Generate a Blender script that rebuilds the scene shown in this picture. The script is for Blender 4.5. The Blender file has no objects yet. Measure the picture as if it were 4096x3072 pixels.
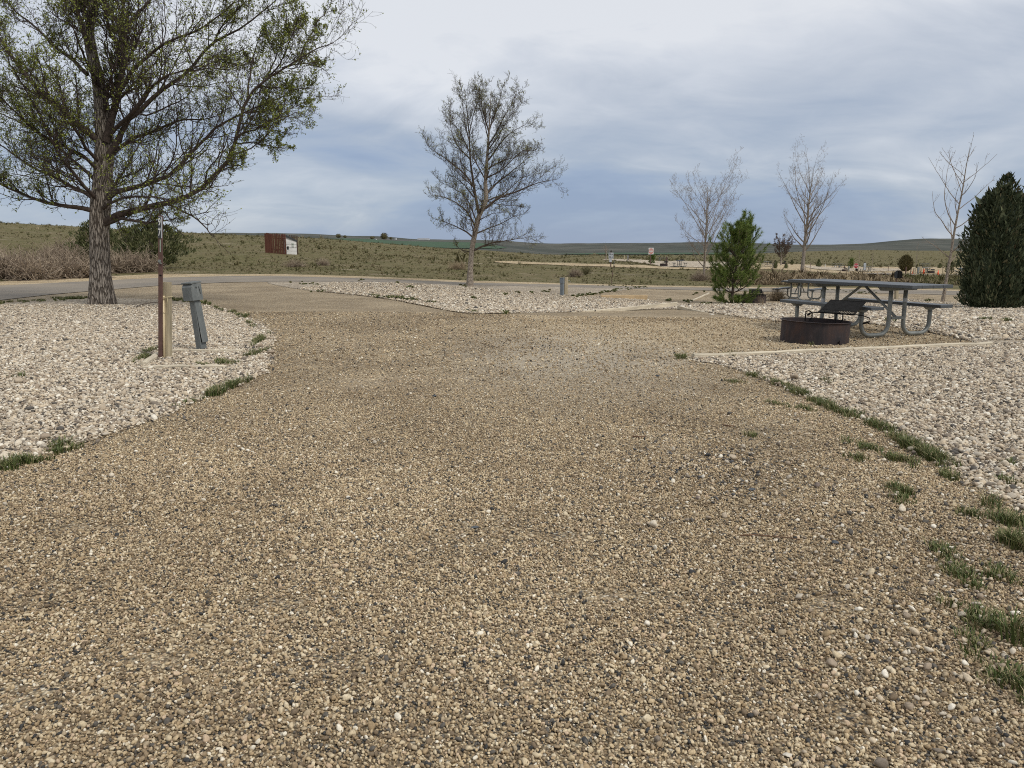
import bpy, bmesh, math, random
import numpy as np
from mathutils import Vector, Matrix

random.seed(7)
RNG = np.random.default_rng(11)
sc = bpy.context.scene
COL = sc.collection
R = math.radians

# ------------------------------------------------------------------ camera
F_PX, PITCH, CAM_H = 3036.0, 0.1745, 1.244          # focal length in pixels of a 4096-wide frame
cam = bpy.data.cameras.new('camera')
cam.lens = 36.0 * F_PX / 4096.0
cam.sensor_width = 36.0
cam.sensor_fit = 'HORIZONTAL'
cam.clip_start = 0.05
cam.clip_end = 20000
cam_o = bpy.data.objects.new('camera', cam)
COL.objects.link(cam_o)
cam_o.location = (0, 0, CAM_H)
cam_o.rotation_euler = (math.pi / 2 - PITCH, 0, 0)
sc.camera = cam_o

# ------------------------------------------------------------------ sky, sun, exposure
SUN_EL, SUN_AZ = R(48), R(128)      # azimuth measured clockwise from the viewing direction: behind right
world = bpy.data.worlds.new('World')
sc.world = world
world.use_nodes = True
wn, wl = world.node_tree.nodes, world.node_tree.links
wn.clear()


def wnode(t, **kw):
    n = wn.new(t)
    for k, v in kw.items():
        setattr(n, k, v)
    return n


def wmath(op, a, b=None, clamp=False):
    n = wn.new('ShaderNodeMath')
    n.operation = op
    n.use_clamp = clamp
    for i, s in enumerate((a, b)):
        if s is None:
            continue
        if isinstance(s, (int, float)):
            n.inputs[i].default_value = s
        else:
            wl.new(s, n.inputs[i])
    return n.outputs[0]


wtc = wnode('ShaderNodeTexCoord')
wsep = wnode('ShaderNodeSeparateXYZ')
wl.new(wtc.outputs['Generated'], wsep.inputs[0])
zc = wmath('MAXIMUM', wsep.outputs[2], 0.0)
zd = wmath('ADD', zc, 0.26)
px_ = wmath('DIVIDE', wsep.outputs[0], zd)
py_ = wmath('DIVIDE', wsep.outputs[1], zd)
wcomb = wnode('ShaderNodeCombineXYZ')
wl.new(px_, wcomb.inputs[0])
wl.new(py_, wcomb.inputs[1])


def wnoise(scale, detail, rough, dist, loc, stretch=(1, 1, 1), rotz=0.0):
    mp = wnode('ShaderNodeMapping')
    mp.inputs['Location'].default_value = loc
    mp.inputs['Scale'].default_value = stretch
    mp.inputs['Rotation'].default_value = (0, 0, rotz)
    wl.new(wcomb.outputs[0], mp.inputs[0])
    n = wnode('ShaderNodeTexNoise')
    n.inputs['Scale'].default_value = scale
    n.inputs['Detail'].default_value = detail
    n.inputs['Roughness'].default_value = rough
    n.inputs['Distortion'].default_value = dist
    wl.new(mp.outputs[0], n.inputs['Vector'])
    return n.outputs[0]


def wramp(fac, stops):
    r = wnode('ShaderNodeValToRGB')
    el = r.color_ramp.elements
    while len(el) > 1:
        el.remove(el[-1])
    el[0].position, el[0].color = stops[0][0], (*stops[0][1], 1)
    for p, c in stops[1:]:
        e = el.new(p)
        e.color = (*c, 1)
    wl.new(fac, r.inputs[0])
    return r.outputs[0]


big = wnoise(0.80, 4, 0.50, 0.6, (4.7, 1.3, 0), (0.9, 1.05, 1), 0.5)
mid = wnoise(2.2, 5, 0.55, 0.9, (7.4, 3.1, 0), (0.8, 1.15, 1), 0.5)
fine = wnoise(5.5, 8, 0.62, 0.7, (5.1, 2.2, 0), (0.75, 1.2, 1), 0.4)
elev = wmath('POWER', zc, 0.85)
elev = wmath('MULTIPLY', elev, 2.35)
f1 = wmath('MULTIPLY', wmath('SUBTRACT', big, 0.5), 1.75)
f2 = wmath('MULTIPLY', wmath('SUBTRACT', mid, 0.5), 0.72)
f3 = wmath('MULTIPLY', wmath('SUBTRACT', fine, 0.5), 0.26)
dens = wmath('ADD', wmath('ADD', wmath('ADD', elev, f1), wmath('ADD', f2, f3)), 0.13)
cloud = wramp(dens, [(0.0, (0.205, 0.262, 0.380)), (0.20, (0.240, 0.298, 0.408)), (0.42, (0.305, 0.352, 0.432)),
                     (0.62, (0.395, 0.430, 0.490)), (0.85, (0.505, 0.530, 0.575)), (1.0, (0.590, 0.605, 0.632))])
sky = wnode('ShaderNodeTexSky')
sky.sky_type = 'NISHITA'
sky.sun_disc = False
sky.sun_elevation = SUN_EL
sky.sun_rotation = SUN_AZ
sky.altitude = 900
skyv = wnode('ShaderNodeVectorMath', operation='SCALE')
wl.new(sky.outputs[0], skyv.inputs[0])
skyv.inputs['Scale'].default_value = 0.10
mixw = wnode('ShaderNodeMix', data_type='RGBA')
mixw.inputs[0].default_value = 0.90
wl.new(skyv.outputs[0], mixw.inputs[6])
wl.new(cloud, mixw.inputs[7])
bg = wnode('ShaderNodeBackground')
wl.new(mixw.outputs[2], bg.inputs[0])
bg.inputs[1].default_value = 1.0
wo = wnode('ShaderNodeOutputWorld')
wl.new(bg.outputs[0], wo.inputs[0])

sun = bpy.data.lights.new('sun', 'SUN')
sun.energy = 1.5
sun.angle = R(16)
sun.color = (1.0, 0.95, 0.87)
sun_o = bpy.data.objects.new('sun', sun)
COL.objects.link(sun_o)
sd = Vector((math.sin(SUN_AZ) * math.cos(SUN_EL), math.cos(SUN_AZ) * math.cos(SUN_EL), math.sin(SUN_EL)))
sun_o.rotation_euler = sd.to_track_quat('Z', 'Y').to_euler()
sun_o.location = sd * 50

sc.view_settings.view_transform = 'Standard'
sc.view_settings.look = 'None'
sc.view_settings.exposure = 0.42
sc.view_settings.gamma = 1.0
sc.render.engine = 'CYCLES'
sc.cycles.max_bounces = 6
sc.cycles.diffuse_bounces = 3
sc.cycles.use_denoising = False
sc.cycles.pixel_filter_type = 'BLACKMAN_HARRIS'
sc.cycles.filter_width = 1.05

# ------------------------------------------------------------------ survey helpers
CP, SP = math.cos(PITCH), math.sin(PITCH)


def ray(u, v):
    xc, yc = (u - 2048) / F_PX, (1536 - v) / F_PX
    dy = CP + yc * SP
    return xc / dy, (-SP + yc * CP) / dy


def P(u, v, Y):
    a, b = ray(u, v)
    return Vector((a * Y, Y, CAM_H + b * Y))


def G(u, v, z=0.0):
    a, b = ray(u, v)
    Y = (z - CAM_H) / b
    return Vector((a * Y, Y, z))


# ------------------------------------------------------------------ terrain
COLS = [   # bearing (photo column), then (distance, photo row) or (distance, None, height) along it
    (-900, [(29, None, 0), (45, 1050), (70, 950), (100, 885), (200, 900), (1000, 950), (2500, 945), (6000, 948)]),
    (0, [(30, None, 0), (42, 1075), (65, 985), (90, 925), (115, 890), (220, 905), (1000, 955), (2500, 945), (6000, 948)]),
    (600, [(37, None, 0), (50, 1062), (75, 995), (100, 945), (115, 926), (220, 935), (1000, 958), (2500, 945), (6000, 948)]),
    (1100, [(40, None, 0), (52, 1052), (66, 1003), (95, 961), (120, 946), (250, 953), (900, 962), (2500, 933), (6000, 942)]),
    (1340, [(36, None, 0), (52, 1060), (70, 1012), (100, 972), (125, 957), (250, 963), (900, 967), (2500, 944), (6000, 950)]),
    (1600, [(20, None, 0), (33, None, -0.04), (50, 1070), (75, 1022), (110, 992), (140, 980), (400, 994), (700, 988), (1400, 966), (2500, 957), (6000, 962)]),
    (1900, [(14, None, 0), (28, None, -0.22), (35, 1130), (52, 1083), (80, 1035), (120, 1010), (145, 1003), (400, 1006), (700, 996), (1400, 970), (2500, 963), (6000, 968)]),
    (2200, [(13.5, None, 0), (28, None, -0.45), (40, 1133), (55, 1092), (82, 1050), (122, 1026), (145, 1018), (400, 1024), (800, 1020), (1200, 1014), (2500, 975), (6000, 980)]),
    (2450, [(13.5, None, 0), (20, None, -0.28), (28, None, -0.58), (43, 1135), (58, 1095), (78, 1066), (97, 1048), (122, 1031), (160, 1021), (400, 1024), (800, 1018), (1200, 1011), (2500, 973), (6000, 978)]),
    (2650, [(13.5, None, 0), (20, None, -0.32), (28, None, -0.66), (44, 1138), (58, 1106), (80, 1076), (97, 1065), (122, 1055), (170, 1040), (260, 1021), (800, 1019), (1200, 1011), (2500, 974), (6000, 979)]),
    (2900, [(13.5, None, 0), (20, None, -0.33), (28, None, -0.66), (45, 1141), (60, 1113), (80, 1086), (102, 1069), (132, 1058), (180, 1043), (280, 1020), (800, 1018), (1200, 1009), (2500, 972), (6000, 977)]),
    (3200, [(13.5, None, 0), (20, None, -0.33), (28, None, -0.66), (45, 1145), (60, 1122), (80, 1101), (103, 1083), (132, 1068), (190, 1050), (300, 1025), (430, 1006), (1000, 1006), (2500, 981), (6000, 986)]),
    (3450, [(13.5, None, 0), (20, None, -0.33), (28, None, -0.66), (45, 1148), (60, 1128), (82, 1109), (107, 1091), (140, 1076), (200, 1062), (300, 1030), (430, 1000), (1000, 1003), (2500, 976), (6000, 980)]),
    (3720, [(13.5, None, 0), (20, None, -0.33), (28, None, -0.66), (45, 1149), (60, 1130), (82, 1113), (107, 1095), (140, 1079), (200, 1064), (300, 1032), (430, 1003), (1000, 1003), (2500, 957), (6000, 963)]),
    (4000, [(13.5, None, 0), (20, None, -0.33), (28, None, -0.66), (45, 1149), (60, 1130), (82, 1113), (107, 1095), (140, 1079), (200, 1064), (300, 1032), (430, 1004), (1000, 1003), (2500, 961), (6000, 967)]),
    (4800, [(13.5, None, 0), (20, None, -0.33), (28, None, -0.66), (45, 1149), (60, 1130), (82, 1113), (107, 1095), (140, 1079), (200, 1064), (300, 1032), (430, 1004), (1000, 1003), (2500, 966), (6000, 970)]),
]
LY = np.linspace(math.log(10.0), math.log(9000.0), 580)


def _table():
    A, Z = [], []
    for u, prof in COLS:
        ys, zs = [10.0], [0.0]
        for Y, v, *h in prof:
            ys.append(Y)
            zs.append(h[0] if v is None else CAM_H + ray(u, v)[1] * Y)
        ys.append(9000)
        zs.append(zs[-1])
        z = np.interp(LY, np.log(ys), zs)
        A.append(ray(u, 1050)[0])
        Z.append(z)
    A, Z = np.array(A), np.array(Z)
    af = np.linspace(A[0], A[-1], 400)
    Zf = np.empty((400, len(LY)))
    for j in range(len(LY)):
        Zf[:, j] = np.interp(af, A, Z[:, j])
    k = np.hanning(15)
    k /= k.sum()
    pad = np.pad(Zf, ((7, 7), (0, 0)), mode='edge')
    Zf = sum(pad[i:i + 400] * k[i] for i in range(15))
    k = np.hanning(9)
    k /= k.sum()
    pad = np.pad(Zf, ((0, 0), (4, 4)), mode='edge')
    Zf = sum(pad[:, i:i + len(LY)] * k[i] for i in range(9))
    return af, Zf


AF, ZF = _table()


def _rip(x, y):
    """gentle uneven relief of the steppe, in unit amplitude"""
    return (np.sin(x * 0.31 + 1.7 * np.sin(y * 0.11)) * np.cos(y * 0.23 + 0.6) * 0.5
            + np.sin(x * 0.83 + y * 0.57 + 2.0) * 0.25 + np.sin(x * 1.9 - y * 1.3) * 0.12 + np.sin(x * 0.13 - y * 0.07) * 0.5)


def zt(x, y):
    x, y = np.asarray(x, float), np.asarray(y, float)
    th = np.arctan2(x, y)
    r = np.hypot(x, y)
    thc = np.clip(th, -R(52), R(52))
    a = np.tan(thc)
    Y = np.maximum(r * np.cos(thc), 10.0)
    i = np.clip((a - AF[0]) / (AF[1] - AF[0]), 0, len(AF) - 1.001)
    j = np.clip((np.log(Y) - LY[0]) / (LY[1] - LY[0]), 0, len(LY) - 1.001)
    i0, j0 = i.astype(int), j.astype(int)
    fi, fj = i - i0, j - j0
    z = (ZF[i0, j0] * (1 - fi) * (1 - fj) + ZF[i0 + 1, j0] * fi * (1 - fj) + ZF[i0, j0 + 1] * (1 - fi) * fj + ZF[i0 + 1, j0 + 1] * fi * fj)
    amp = np.clip((Y - 42) / 50, 0, 1) * 0.10 + np.clip((Y - 600) / 1800, 0, 1) * 0.0
    far = np.clip((Y - 1300) / 1000, 0, 1)
    rel = (np.sin(x / 95 + 1.3 * np.sin(y / 210)) * np.cos(y / 160 + x / 400) * 5 + np.sin(x / 37 + y / 71) * 1.6) * far * np.clip((3000 - Y) / 900, 0.15, 1)
    z = z + amp * _rip(x, y) + rel
    back = np.clip((R(150) - np.abs(th)) / R(60), 0, 1)
    return z * back


def zt1(x, y):
    return float(zt(np.array([x]), np.array([y]))[0])


YM = np.exp(np.linspace(math.log(4), math.log(6000), 5000))


def T(u, v):
    """the point of the terrain seen at photo position (u, v)"""
    a, b = ray(u, v)
    d = (CAM_H + b * YM) - zt(a * YM, YM)
    k = np.argmax(d <= 0)
    if d[k] > 0:
        k = len(YM) - 1
    k = max(k, 1)
    d0, d1 = d[k - 1], d[k]
    t = d0 / (d0 - d1) if d0 != d1 else 0
    Y = YM[k - 1] + (YM[k] - YM[k - 1]) * t
    return Vector((a * Y, Y, zt1(a * Y, Y)))


G0 = G


def G(u, v, z=None):
    """the ground seen at photo position (u, v): level near the camera, terrain beyond"""
    return G0(u, v) if v > 1330 else T(u, v)


# ------------------------------------------------------------------ materials
def mat(name, build=None, color=(0.5, 0.5, 0.5), rough=0.8, spec=0.3, metal=0.0):
    m = bpy.data.materials.new(name)
    m.use_nodes = True
    nt = m.node_tree
    b = nt.nodes['Principled BSDF']
    b.inputs['Base Color'].default_value = (*color, 1)
    b.inputs['Roughness'].default_value = rough
    b.inputs['Specular IOR Level'].default_value = spec
    b.inputs['Metallic'].default_value = metal
    if build:
        build(NT(nt, b))
    return m


class NT:
    def __init__(s, nt, b):
        s.nt, s.b = nt, b

    def node(s, t, **kw):
        n = s.nt.nodes.new(t)
        for k, v in kw.items():
            setattr(n, k, v)
        return n

    def link(s, a, b):
        s.nt.links.new(a, b)

    def coords(s, which='Object', scale=(1, 1, 1), rot=(0, 0, 0)):
        if which == 'Position':
            src = s.node('ShaderNodeNewGeometry').outputs['Position']
        else:
            src = s.node('ShaderNodeTexCoord').outputs[which]
        mp = s.node('ShaderNodeMapping')
        mp.inputs['Scale'].default_value = scale
        mp.inputs['Rotation'].default_value = rot
        s.link(src, mp.inputs[0])
        return mp.outputs[0]

    def noise(s, vec, scale, detail=4, rough=0.55, dist=0.0):
        n = s.node('ShaderNodeTexNoise')
        n.inputs['Scale'].default_value = scale
        n.inputs['Detail'].default_value = detail
        n.inputs['Roughness'].default_value = rough
        n.inputs['Distortion'].default_value = dist
        s.link(vec, n.inputs['Vector'])
        return n.outputs[0]

    def voro(s, vec, scale, feature='F1', rand=1.0):
        n = s.node('ShaderNodeTexVoronoi', feature=feature)
        n.inputs['Scale'].default_value = scale
        n.inputs['Randomness'].default_value = rand
        s.link(vec, n.inputs['Vector'])
        return n

    def ramp(s, fac, stops, interp='LINEAR'):
        r = s.node('ShaderNodeValToRGB')
        r.color_ramp.interpolation = interp
        el = r.color_ramp.elements
        while len(el) > 1:
            el.remove(el[-1])
        c = stops[0][1]
        el[0].position, el[0].color = stops[0][0], (*(c if isinstance(c, tuple) else (c, c, c)), 1)
        for p, c in stops[1:]:
            e = el.new(p)
            e.color = (*(c if isinstance(c, tuple) else (c, c, c)), 1)
        s.link(fac, r.inputs[0])
        return r.outputs[0]

    def mix(s, fac, a, b, blend='MIX'):
        m = s.node('ShaderNodeMix', data_type='RGBA', blend_type=blend)
        for i, x in ((0, fac), (6, a), (7, b)):
            if isinstance(x, (int, float)):
                m.inputs[i].default_value = x
            elif isinstance(x, tuple):
                m.inputs[i].default_value = (*x, 1)
            else:
                s.link(x, m.inputs[i])
        return m.outputs[2]

    def math(s, op, a, b=None, clamp=False):
        n = s.node('ShaderNodeMath', operation=op)
        n.use_clamp = clamp
        for i, x in enumerate((a, b)):
            if x is None:
                continue
            if isinstance(x, (int, float)):
                n.inputs[i].default_value = x
            else:
                s.link(x, n.inputs[i])
        return n.outputs[0]

    def color(s, c):
        s.link(c, s.b.inputs['Base Color'])

    def bump(s, h, strength=0.4, dist=0.01):
        n = s.node('ShaderNodeBump')
        n.inputs['Strength'].default_value = strength
        n.inputs['Distance'].default_value = dist
        s.link(h, n.inputs['Height'])
        s.link(n.outputs[0], s.b.inputs['Normal'])

    def random(s):
        return s.node('ShaderNodeObjectInfo').outputs['Random']


def simple(name, color, rough=0.8, var=0.25, scale=8.0, bump=0.2, spec=0.3, metal=0.0, stretch=(1, 1, 1), coords='Object'):
    def f(n):
        vec = n.coords(coords, stretch)
        a = n.noise(vec, scale, 5, 0.6)
        lo = tuple(c * (1 - var) for c in color)
        hi = tuple(min(1, c * (1 + var)) for c in color)
        n.color(n.ramp(a, [(0.3, lo), (0.7, hi)]))
        if bump:
            n.bump(n.noise(vec, scale * 4, 4, 0.6), bump, 0.01)
    return mat(name, f, color, rough, spec, metal)


PEA = [(0.0, (0.055, 0.055, 0.054)), (0.04, (0.125, 0.114, 0.098)), (0.09, (0.198, 0.150, 0.098)), (0.21, (0.312, 0.236, 0.148)), (0.34, (0.385, 0.287, 0.172)),
       (0.47, (0.435, 0.352, 0.236)), (0.60, (0.535, 0.420, 0.262)), (0.74, (0.600, 0.498, 0.335)), (0.86, (0.585, 0.45, 0.312)), (0.91, (0.69, 0.59, 0.42)), (0.965, (0.79, 0.73, 0.60))]
WHITE = [(0.0, (0.10, 0.090, 0.078)), (0.06, (0.21, 0.174, 0.136)), (0.16, (0.345, 0.275, 0.200)), (0.30, (0.455, 0.375, 0.275)), (0.46, (0.49, 0.430, 0.342)),
         (0.61, (0.585, 0.485, 0.350)), (0.77, (0.65, 0.57, 0.445)), (0.91, (0.78, 0.72, 0.60))]


def scaled(stops, k, tint=(1, 1, 1)):
    return [(p, tuple(min(0.9, c * k * t) for c, t in zip(col, tint))) for p, col in stops]


def stone_mat(name, stops, patch=0.0):
    def f(n):
        c = n.ramp(n.random(), stops, 'CONSTANT')
        pos = n.coords('Position')
        g = n.noise(pos, 220, 3, 0.6)
        c = n.mix(1.0, c, n.ramp(g, [(0.3, 0.74), (0.7, 1.16)]), 'MULTIPLY')
        if patch:
            w = n.noise(pos, 0.55, 4, 0.55, 0.6)
            c = n.mix(1.0, c, n.ramp(w, [(0.32, (0.80, 0.775, 0.745)), (0.68, (1.13, 1.13, 1.12))]), 'MULTIPLY')
        n.color(c)
    return mat(name, f, rough=0.82, spec=0.25)


def gravel_sheet(name, stops, scale, soil, soil_amt=0.5, bump=0.8, bdist=0.012, wear=0.6, dust=None):
    def f(n):
        pos = n.coords('Position')
        v = n.voro(pos, scale)
        sep = n.node('ShaderNodeSeparateColor')
        n.link(v.outputs['Color'], sep.inputs[0])
        c = n.ramp(sep.outputs[0], stops, 'CONSTANT')
        edge = n.ramp(v.outputs['Distance'], [(0.25, 1.0), (0.72, 0.55)])
        c = n.mix(1.0, c, edge, 'MULTIPLY')
        w = n.noise(pos, 0.55, 4, 0.55, 0.6)
        c = n.mix(1.0, c, n.ramp(w, [(0.32, (0.80, 0.775, 0.745)), (0.68, (1.15, 1.15, 1.14))]), 'MULTIPLY')
        d = n.noise(pos, 1.1, 6, 0.62, 0.3)
        c = n.mix(n.ramp(d, [(0.52, 0.0), (0.70, wear)]), c, soil)
        for du, dv, ru, rv, dc, amt in dust or ():   # pale tent pad gravel, trampled silt, a browner wheel lane
            c0, e0, f0 = G0(du, dv), G0(du + ru, dv), G0(du, dv - rv)
            mp = n.node('ShaderNodeMapping', vector_type='POINT')
            k0, k1 = 1 / (e0.x - c0.x), 1 / (f0.y - c0.y)
            mp.inputs['Scale'].default_value = (k0, k1, 0)
            mp.inputs['Location'].default_value = (-c0.x * k0, -c0.y * k1, 0)
            n.link(pos, mp.inputs[0])
            ln = n.node('ShaderNodeVectorMath', operation='LENGTH')
            n.link(mp.outputs[0], ln.inputs[0])
            q = n.math('ADD', ln.outputs['Value'], n.math('MULTIPLY', n.math('SUBTRACT', n.noise(pos, 1.6, 6, 0.65, 0.5), 0.5), 1.5))
            c = n.mix(n.ramp(q, [(0.35, amt), (1.0, 0.0)]), c, n.mix(0.45, c, dc))
            c = n.mix(n.ramp(q, [(0.35, amt * 0.45), (1.0, 0.0)]), c, dc)
        g2_ = n.noise(n.coords('Position', (1, 0.45, 1)), 26, 5, 0.75)
        c = n.mix(1.0, c, n.ramp(g2_, [(0.30, 0.62), (0.70, 1.38)]), 'MULTIPLY')
        n.color(c)
        h = n.math('SUBTRACT', 1.0, v.outputs['Distance'])
        n.bump(h, bump, bdist)
    return mat(name, f, rough=0.9, spec=0.2)


M = {}
M['pea'] = stone_mat('pea_gravel_stone', PEA, 1)
M['darkpea'] = stone_mat('dark_gravel_stone', [(0.0, (0.055, 0.056, 0.058)), (0.4, (0.098, 0.098, 0.098)), (0.75, (0.15, 0.138, 0.122))])
M['white'] = stone_mat('white_rock_stone', WHITE)
M['drive'] = gravel_sheet('gravel_drive_surface', scaled(PEA, 0.97), 95, (0.45, 0.36, 0.235), wear=0.5, dust=((2820, 1318, 980, 80, (0.56, 0.455, 0.30), 0.75), (2300, 1430, 620, 130, (0.46, 0.415, 0.335), 0.60), (1500, 1560, 500, 60, (0.30, 0.235, 0.16), 0.35)))
M['bed'] = gravel_sheet('white_rock_surface', scaled(WHITE, 1.0), 34, (0.55, 0.49, 0.40), bdist=0.03, wear=0.15)
M['farbed'] = gravel_sheet('far_white_rock_surface', scaled(WHITE, 1.12), 12, (0.60, 0.53, 0.42), bdist=0.05, wear=0.35)
M['fartan'] = gravel_sheet('far_tan_gravel_surface', scaled(PEA, 1.2, (1, 0.98, 0.9)), 40, (0.50, 0.42, 0.30), wear=0.6)
M['shoulder'] = gravel_sheet('road_shoulder_surface', scaled(PEA, 1.25, (1, 0.98, 0.92)), 60, (0.50, 0.42, 0.31), wear=0.5)


def f_asphalt(n):
    pos = n.coords('Position')
    v = n.voro(pos, 110)
    sep = n.node('ShaderNodeSeparateColor')
    n.link(v.outputs['Color'], sep.inputs[0])
    c = n.ramp(sep.outputs[0], [(0.0, (0.07, 0.068, 0.066)), (0.4, (0.14, 0.13, 0.12)), (0.75, (0.22, 0.20, 0.175)), (0.93, (0.34, 0.31, 0.26))], 'CONSTANT')
    w = n.noise(n.coords('Position', (0.5, 0.5, 1)), 0.7, 5, 0.6)
    c = n.mix(n.ramp(w, [(0.30, 0.25), (0.68, 0.85)]), c, (0.30, 0.255, 0.195))
    n.color(c)
    n.bump(v.outputs['Distance'], 0.5, 0.01)


M['asphalt'] = mat('worn_asphalt', f_asphalt, rough=0.9, spec=0.2)


def f_field(n):
    pos = n.coords('Position')
    a = n.noise(pos, 0.16, 6, 0.62, 0.5)
    b = n.noise(pos, 1.3, 6, 0.65, 0.4)
    c3 = n.noise(pos, 6.0, 5, 0.7)
    base = n.ramp(a, [(0.32, (0.125, 0.135, 0.05)), (0.5, (0.155, 0.145, 0.07)), (0.66, (0.20, 0.17, 0.10))])
    det = n.ramp(b, [(0.30, (0.055, 0.072, 0.025)), (0.46, (0.15, 0.145, 0.065)), (0.58, (0.205, 0.18, 0.10)), (0.72, (0.31, 0.265, 0.19))])
    c = n.mix(0.62, base, det)
    c = n.mix(1.0, c, (0.86, 0.80, 0.78), 'MULTIPLY')
    c = n.mix(1.0, c, n.ramp(c3, [(0.3, 0.55), (0.7, 1.35)]), 'MULTIPLY')
    bare = n.noise(n.coords('Position', (0.25, 0.6, 1)), 0.8, 6, 0.62, 0.3)
    c = n.mix(n.ramp(bare, [(0.60, 0.0), (0.70, 0.75)]), c, (0.33, 0.275, 0.20))
    n.color(c)
    n.bump(n.noise(pos, 5.0, 5, 0.7), 0.8, 0.12)


M['field'] = mat('steppe_ground', f_field, rough=0.95, spec=0.1)


def f_hill(n):
    pos = n.coords('Position')
    a = n.noise(pos, 0.0042, 7, 0.62, 0.8)
    b = n.noise(n.coords('Position', (1, 0.35, 1)), 0.022, 6, 0.68, 0.4)
    c = n.ramp(a, [(0.30, (0.048, 0.054, 0.046)), (0.48, (0.070, 0.075, 0.062)), (0.64, (0.105, 0.102, 0.086))])
    c = n.mix(1.0, c, n.ramp(b, [(0.3, 0.70), (0.7, 1.25)]), 'MULTIPLY')
    sc_ = n.noise(n.coords('Position', (1, 0.22, 1)), 0.012, 6, 0.6, 0.6)
    c = n.mix(n.ramp(sc_, [(0.685, 0.0), (0.74, 0.75)]), c, (0.40, 0.35, 0.27))
    n.color(c)


M['hill'] = mat('sage_hill_ground', f_hill, rough=0.95, spec=0.1)


def f_steppe2(n):
    pos = n.coords('Position')
    a = n.noise(pos, 0.05, 6, 0.65, 0.5)
    b = n.noise(n.coords('Position', (1, 0.3, 1)), 0.35, 5, 0.65)
    c = n.ramp(a, [(0.32, (0.13, 0.135, 0.068)), (0.5, (0.175, 0.165, 0.095)), (0.68, (0.235, 0.21, 0.14))])
    c = n.mix(1.0, c, n.ramp(b, [(0.32, 0.62), (0.68, 1.3)]), 'MULTIPLY')
    n.color(c)


M['crop'] = simple('green_crop_field', (0.034, 0.072, 0.032), 0.9, 0.25, 0.02, 0, coords='Position')
M['bark'] = None


def bark_mat(name, dark, light, sc_=9.0, strength=0.9):
    def f(n):
        vec = n.coords('Object', (1, 1, 0.22))
        a = n.noise(vec, sc_ * 2.2, 6, 0.65, 1.2)
        v = n.voro(n.coords('Object', (1, 1, 0.14)), sc_ * 2.4, 'DISTANCE_TO_EDGE')
        groove = n.ramp(v.outputs['Distance'], [(0.0, 0.0), (0.16, 1.0)])
        t = n.math('MULTIPLY', groove, a)
        n.color(n.ramp(t, [(0.08, dark), (0.42, tuple((d + l) / 2 for d, l in zip(dark, light))), (0.62, light)]))
        n.bump(t, strength, 0.05)
    return mat(name, f, rough=0.95, spec=0.15)


M['bark'] = bark_mat('furrowed_bark', (0.075, 0.060, 0.048), (0.46, 0.40, 0.335), 9.5)
M['bark_young'] = bark_mat('pale_young_bark', (0.15, 0.12, 0.095), (0.50, 0.43, 0.35), 22, 0.5)
M['branch'] = simple('dark_branch_bark', (0.070, 0.052, 0.042), 0.9, 0.4, 14, 0.3)
M['twig'] = simple('purple_brown_twig', (0.060, 0.044, 0.042), 0.9, 0.35, 6, 0)
M['branch2'] = simple('brown_branch_bark', (0.088, 0.066, 0.050), 0.9, 0.4, 14, 0.3)
M['twig2'] = simple('grey_brown_twig', (0.082, 0.064, 0.053), 0.9, 0.3, 6, 0)
M['paletwig'] = simple('pale_bare_twig', (0.27, 0.215, 0.165), 0.9, 0.3, 6, 0)
M['palebranch'] = simple('pale_bare_branch', (0.25, 0.20, 0.155), 0.9, 0.35, 14, 0.3)


def leaf_mat(name, stops, coords_scale=6.0, transl=0.0):
    def f(n):
        g = n.node('ShaderNodeNewGeometry')
        r = g.outputs['Random Per Island']
        c = n.ramp(r, stops)
        n.color(c)
        if transl:
            n.b.inputs['Transmission Weight'].default_value = 0
            n.b.inputs['Subsurface Weight'].default_value = 0
    return mat(name, f, rough=0.6, spec=0.25)


M['bud'] = leaf_mat('fresh_spring_leaf', [(0, (0.14, 0.17, 0.026)), (0.5, (0.21, 0.245, 0.042)), (1, (0.30, 0.33, 0.08))])
M['bud2'] = leaf_mat('pale_leaf_bud', [(0, (0.24, 0.26, 0.09)), (1, (0.38, 0.40, 0.17))])
M['grass'] = leaf_mat('green_grass_blade', [(0, (0.052, 0.078, 0.020)), (0.45, (0.095, 0.122, 0.034)), (0.72, (0.17, 0.175, 0.068)), (0.88, (0.26, 0.22, 0.11)), (1, (0.42, 0.35, 0.21))])
M['pine'] = leaf_mat('pine_needle', [(0, (0.065, 0.110, 0.022)), (0.5, (0.125, 0.185, 0.038)), (1, (0.24, 0.28, 0.075))])
M['juniper'] = leaf_mat('juniper_spray', [(0, (0.022, 0.033, 0.015)), (0.6, (0.058, 0.073, 0.035)), (0.92, (0.125, 0.138, 0.072)), (1, (0.15, 0.11, 0.06))])
M['evergreen'] = leaf_mat('far_evergreen_spray', [(0, (0.046, 0.058, 0.022)), (0.6, (0.098, 0.106, 0.042)), (1, (0.17, 0.17, 0.08))])
M['olive'] = leaf_mat('olive_evergreen_spray', [(0, (0.070, 0.062, 0.026)), (0.6, (0.115, 0.100, 0.042)), (1, (0.17, 0.145, 0.070))])
M['deadleaf'] = leaf_mat('brown_dead_leaf', [(0, (0.085, 0.058, 0.045)), (1, (0.165, 0.118, 0.09))])
M['straw'] = leaf_mat('dry_weed_stem', [(0, (0.15, 0.110, 0.080)), (0.5, (0.26, 0.200, 0.145)), (1, (0.42, 0.34, 0.245))])
M['straw2'] = leaf_mat('dry_bush_stem', [(0, (0.17, 0.12, 0.075)), (0.5, (0.30, 0.225, 0.14)), (1, (0.46, 0.37, 0.24))])


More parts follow.
